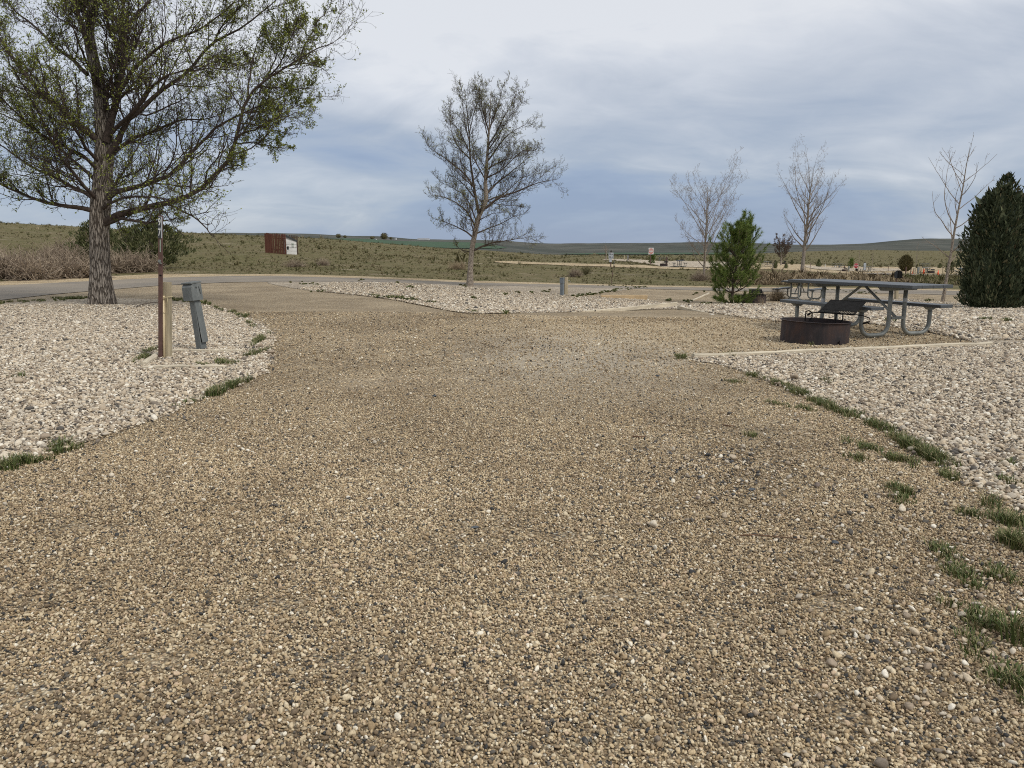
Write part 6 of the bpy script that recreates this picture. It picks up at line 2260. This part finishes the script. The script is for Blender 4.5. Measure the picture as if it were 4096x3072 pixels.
# far picnic tables
for u, v, rz, lab in ((2718, 1069, 1.50, 'far picnic table seen end on, right of the do not enter sign'),
                      (2652, 1046, 0.05, 'far dark picnic table seen side on behind the do not enter sign'),
                      (3468, 1090, 1.62, 'far picnic table seen end on beside the grey notice sign'),
                      (3704, 1093, 1.45, 'far picnic table behind the middle traffic cone'),
                      (3700, 1068, 0.1, 'far picnic table seen side on, highest of those near the cones'),
                      (3846, 1099, 1.2, 'far dark picnic table peeking out left of the tall juniper'),
                      (3068, 1067, 1.5, 'tiny far picnic table just right of the bushy pine'),
                      (3350, 1073, 0.2, 'far picnic table above the white rock bed, left of the stop sign')):
    c = copy_tree(table1)
    g_ = T(u, v)
    c.location = g_ + Vector((0, 0, 0.06))
    c.rotation_euler = (0, 0, rz)
    c['label'] = lab
    c['group'] = 'picnic tables of the far loops'
for u, v, rz, lab in ((2655, 1066, 0.4, 'far fire ring beside the end on table, right of the do not enter sign'),
                      (2729, 1044, 2.0, 'far fire ring on the gravel edge, highest right of the do not enter sign'),
                      (3380, 1087, 0.9, 'far fire ring left of the stop sign'),
                      (3724, 1094, 0.3, 'far fire ring between the middle and right traffic cones'),
                      (3134, 1057, 0.3, 'far dark fire ring beside the round brown tree')):
    c = copy_tree(fr1)
    c.location = T(u, v) + Vector((0, 0, 0.05))
    c.rotation_euler = (0, 0, rz)
    c['label'] = lab
    c['group'] = 'fire rings of the far loops'


def far_pedestal(u, v, hpx, label, tan=False):
    g_, k = up_from(u, v)
    h_ = hpx * k
    root = empty('power_pedestal', g_, random.uniform(-0.4, 0.4), label, 'pedestal', 'pedestals of the far loops')
    MB().bevbox((0, 0, h_ * 0.32), (0.16, 0.14, h_ * 0.75), 0.01).build('body', M['zinc'], root)
    MB().bevbox((0, 0, h_ * 0.83), (0.22, 0.2, h_ * 0.36), 0.01).build('head_box', M['zinc'], root)
    return root


far_pedestal(3394, 1088, 23, 'far grey pedestal left of the stop sign')
far_pedestal(3357, 1073, 12, 'far short grey pedestal left of the small pine by the stop sign')
far_pedestal(3671, 1101, 31, 'far grey pedestal between the left and middle traffic cones')
far_pedestal(3708, 1092, 17, 'far slim grey pedestal behind the middle traffic cone')
far_pedestal(3842, 1086, 17, 'far grey pedestal just left of the tall juniper')
far_pedestal(2511, 1044, 21, 'far grey pedestal left of the do not enter sign')


def far_post(u, v, hpx, r, m, label, lean=0.0, name='post'):
    g_, k = up_from(u, v)
    o = MB().prism([(-r, -r), (r, -r), (r, r), (-r, r)], -0.2, hpx * k).build(name, M[m])
    o.location = g_
    o.rotation_euler = (0, lean, 0.3)
    return tag(o, label, 'post')


far_post(2498, 1041, 19, 0.055, 'postwood', 'pale timber post left of the do not enter sign')
far_post(2514, 1043, 20, 0.03, 'brownsteel', 'thin dark post beside the far pedestal', 0.06)
far_post(2664, 1065, 37, 0.06, 'brownsteel', 'tall dark lantern post beside the far fire ring', 0.05)
far_post(3622, 1102, 34, 0.05, 'brownsteel', 'dark marker post left of the traffic cones')
far_post(3640, 1101, 30, 0.035, 'brownsteel', 'slanted dark marker post left of the traffic cones', 0.12)
far_post(3654, 1101, 30, 0.06, 'postwood', 'pale timber post behind the left traffic cone')
far_post(3676, 1094, 28, 0.20, 'postwood', 'broad tan timber post behind the grey pedestal')
far_post(3300, 1069, 11, 0.05, 'whiteplate', 'short white post above the far rock bed')
far_post(3341, 1070, 9, 0.05, 'whiteplate', 'second short white post above the far rock bed')
far_post(3552, 1087, 22, 0.03, 'brownsteel', 'thin dark stake right of the grey notice sign')
far_post(3240, 1086, 34, 0.03, 'palebranch', 'thin pale stake right of the bare thick trunked tree')
far_post(3378, 1072, 11, 0.06, 'brownsteel', 'short dark post left of the small pine by the stop sign')
far_post(3770, 1096, 30, 0.06, 'postwood', 'tan timber post left of the far right pine')

for u, v, lab in ((3652, 1099, 'orange traffic cone, leftmost of three'), (3694, 1098.5, 'orange traffic cone, middle of three'), (3751, 1104, 'orange traffic cone, rightmost of three')):
    g_, k = up_from(u, v)
    h_ = 18.5 * k
    root = empty('traffic_cone', g_ + Vector((0, 0, 0.15)), 0.2, lab + ' on the far camp road', 'traffic cone', 'traffic cones on the far road')
    MB().bevbox((0, 0, 0.02), (h_ * 0.50, h_ * 0.50, 0.04), 0.01).build('base', M['cone'], root)
    MB().tube([(0, 0, 0.03), (0, 0, h_ * 0.5), (0, 0, h_)], [h_ * 0.20, h_ * 0.125, h_ * 0.04], 14).build('cone_body', M['cone'], root, True)

# far trees and shrubs
rg = np.random.default_rng(91)


def far_spruce(u0, u1, v0, v1, label, m='evergreen', prof=None, n=900, cat='tree', lumps=0.2):
    u = (u0 + u1) / 2
    g_, k = up_from(u, v1)
    spray_bush('evergreen_tree', label, g_, (v1 - v0) * k, (u1 - u0) * k, rg, n, (v1 - v0) * k * 0.10, m, prof or [(0, 0.75), (0.1, 1.0), (0.4, 0.75), (0.7, 0.42), (0.9, 0.18), (1, 0.04)], lumps, True, cat, 'evergreens of the far loops')


far_spruce(3264, 3284, 1038, 1068, 'small pointed far spruce right of the bare thick trunked tree')
far_spruce(3136, 3151, 1055, 1075, 'small far juniper, third evergreen right of the bushy pine', prof=[(0, 0.8), (0.3, 1), (0.7, 0.7), (1, 0.1)])
far_spruce(3092, 3108, 1044, 1075, 'narrow far juniper just right of the bushy pine', prof=[(0, 0.7), (0.3, 1), (0.7, 0.8), (1, 0.1)])
far_spruce(3162, 3172, 1040, 1060, 'tiny far juniper right of the round brown tree', prof=[(0, 0.7), (0.3, 1), (0.7, 0.8), (1, 0.1)])
far_spruce(3518, 3527, 1059, 1071, 'tiny round far shrub on the gravel right of the notice sign', 'olive', [(0, 0.8), (0.4, 1), (0.8, 0.8), (1, 0.3)])
far_spruce(3596, 3644, 1026, 1087, 'olive brown egg shaped far juniper left of the traffic cones', 'olive', [(0, 0.30), (0.15, 0.70), (0.4, 1.0), (0.7, 0.90), (0.9, 0.5), (1, 0.12)], 4200, lumps=0.14)
far_spruce(3750, 3767, 1054, 1073, 'small dark far shrub above the right traffic cone')
far_spruce(3663, 3672, 1058, 1074, 'tiny dark far shrub right of the olive juniper')
for u, v, hp, wp, lab, sd in ((3404, 1076, 46, 27, 'small far pine behind the stop sign', 1), (3796, 1099, 58, 46, 'open branched far pine left of the tall juniper', 2), (2607, 1057, 46, 34, 'small pine behind the do not enter sign', 3)):
    g_, k = up_from(u, v)
    pine('pine_tree', lab, g_, hp * k, wp * k, np.random.default_rng(sd), whorls=7, per=6, n_needle=26, nl=0.16, nw=0.022, m='pine' if sd != 2 else 'evergreen', group='pines of the far loops')
g_, k = up_from(3124, 1060)
bare_tree('brown_tree', 'round far tree holding brown dead leaves', g_, 86 * k, 88 * k, np.random.default_rng(44), 0.14, 20, 0.22, mats=MT_MID, dens=(8, 5, 3, 4), el=(25, 60), tw=0.012, leaf=(M['deadleaf'], 0.11, 0.8, 3))
for u, v, hp, wp, lab, sd, r_ in ((2424, 1040, 54, 42, 'small pale bare tree left of the grey direction sign', 45, 0.075), (3090, 1088, 46, 30, 'little bare tree right of the bushy pine', 46, 0.05),
                               (3432, 1092, 96, 22, 'thin bare sapling behind the stop sign', 47, 0.035), (3487, 1080, 84, 20, 'thin bare sapling right of the grey notice sign', 48, 0.035), (3660, 1098, 130, 24, 'thin bare sapling beside the olive far juniper', 49, 0.03)):
    g_, k = up_from(u, v)
    bare_tree('sapling', lab, g_, hp * k, wp * k, np.random.default_rng(sd), r_, 9, 0.3, dens=(4, 2, 1, 1), el=(35, 65), tw=0.010)

# distant farm on the skyline
for u, v, wpx, hpx, lab in ((1694, 959, 46, 5, 'long low white barn on the skyline left of the slender tree'), (1583, 958, 6, 4.5, 'tiny white farmhouse on the skyline'), (1500, 959, 12, 3, 'small pale farm shed below the skyline trees')):
    g_, k = up_from(u, v)
    root = empty('farm_building', g_, 0.0, lab, 'building', 'far farm buildings')
    MB().box((0, 0, hpx * k * 0.35), (wpx * k, 10, hpx * k * 0.9)).build('wall', M['barnwhite'], root)
    fr = Matrix(((0, 0, 1, 0), (1, 0, 0, 0), (0, 1, 0, 0), (0, 0, 0, 1)))
    MB().prism([(-6, hpx * k * 0.8), (6, hpx * k * 0.8), (0, hpx * k * 1.15)], -wpx * k / 2, wpx * k / 2, fr).build('roof', M['barnroof'], root)
for u, v, wpx, hpx, lab in ((1537, 957, 28, 23, 'large round far tree on the farm skyline'), (1490, 957, 20, 11, 'low far tree left of the large skyline tree'), (1564, 958, 11, 9, 'small far tree right of the large skyline tree'),
                            (1354, 951, 22, 14, 'dark far tree clump on the skyline right of the shed'), (1380, 951, 16, 9, 'second dark far tree on the skyline right of the shed')):
    g_, k = up_from(u, v)
    spray_bush('far_tree', lab, g_, hpx * k, wpx * k, rg, 900, hpx * k * 0.13, 'olive', [(0, 0.5), (0.2, 0.8), (0.5, 1.0), (0.8, 0.8), (1, 0.3)], 0.2, True, 'tree', 'far farm trees')
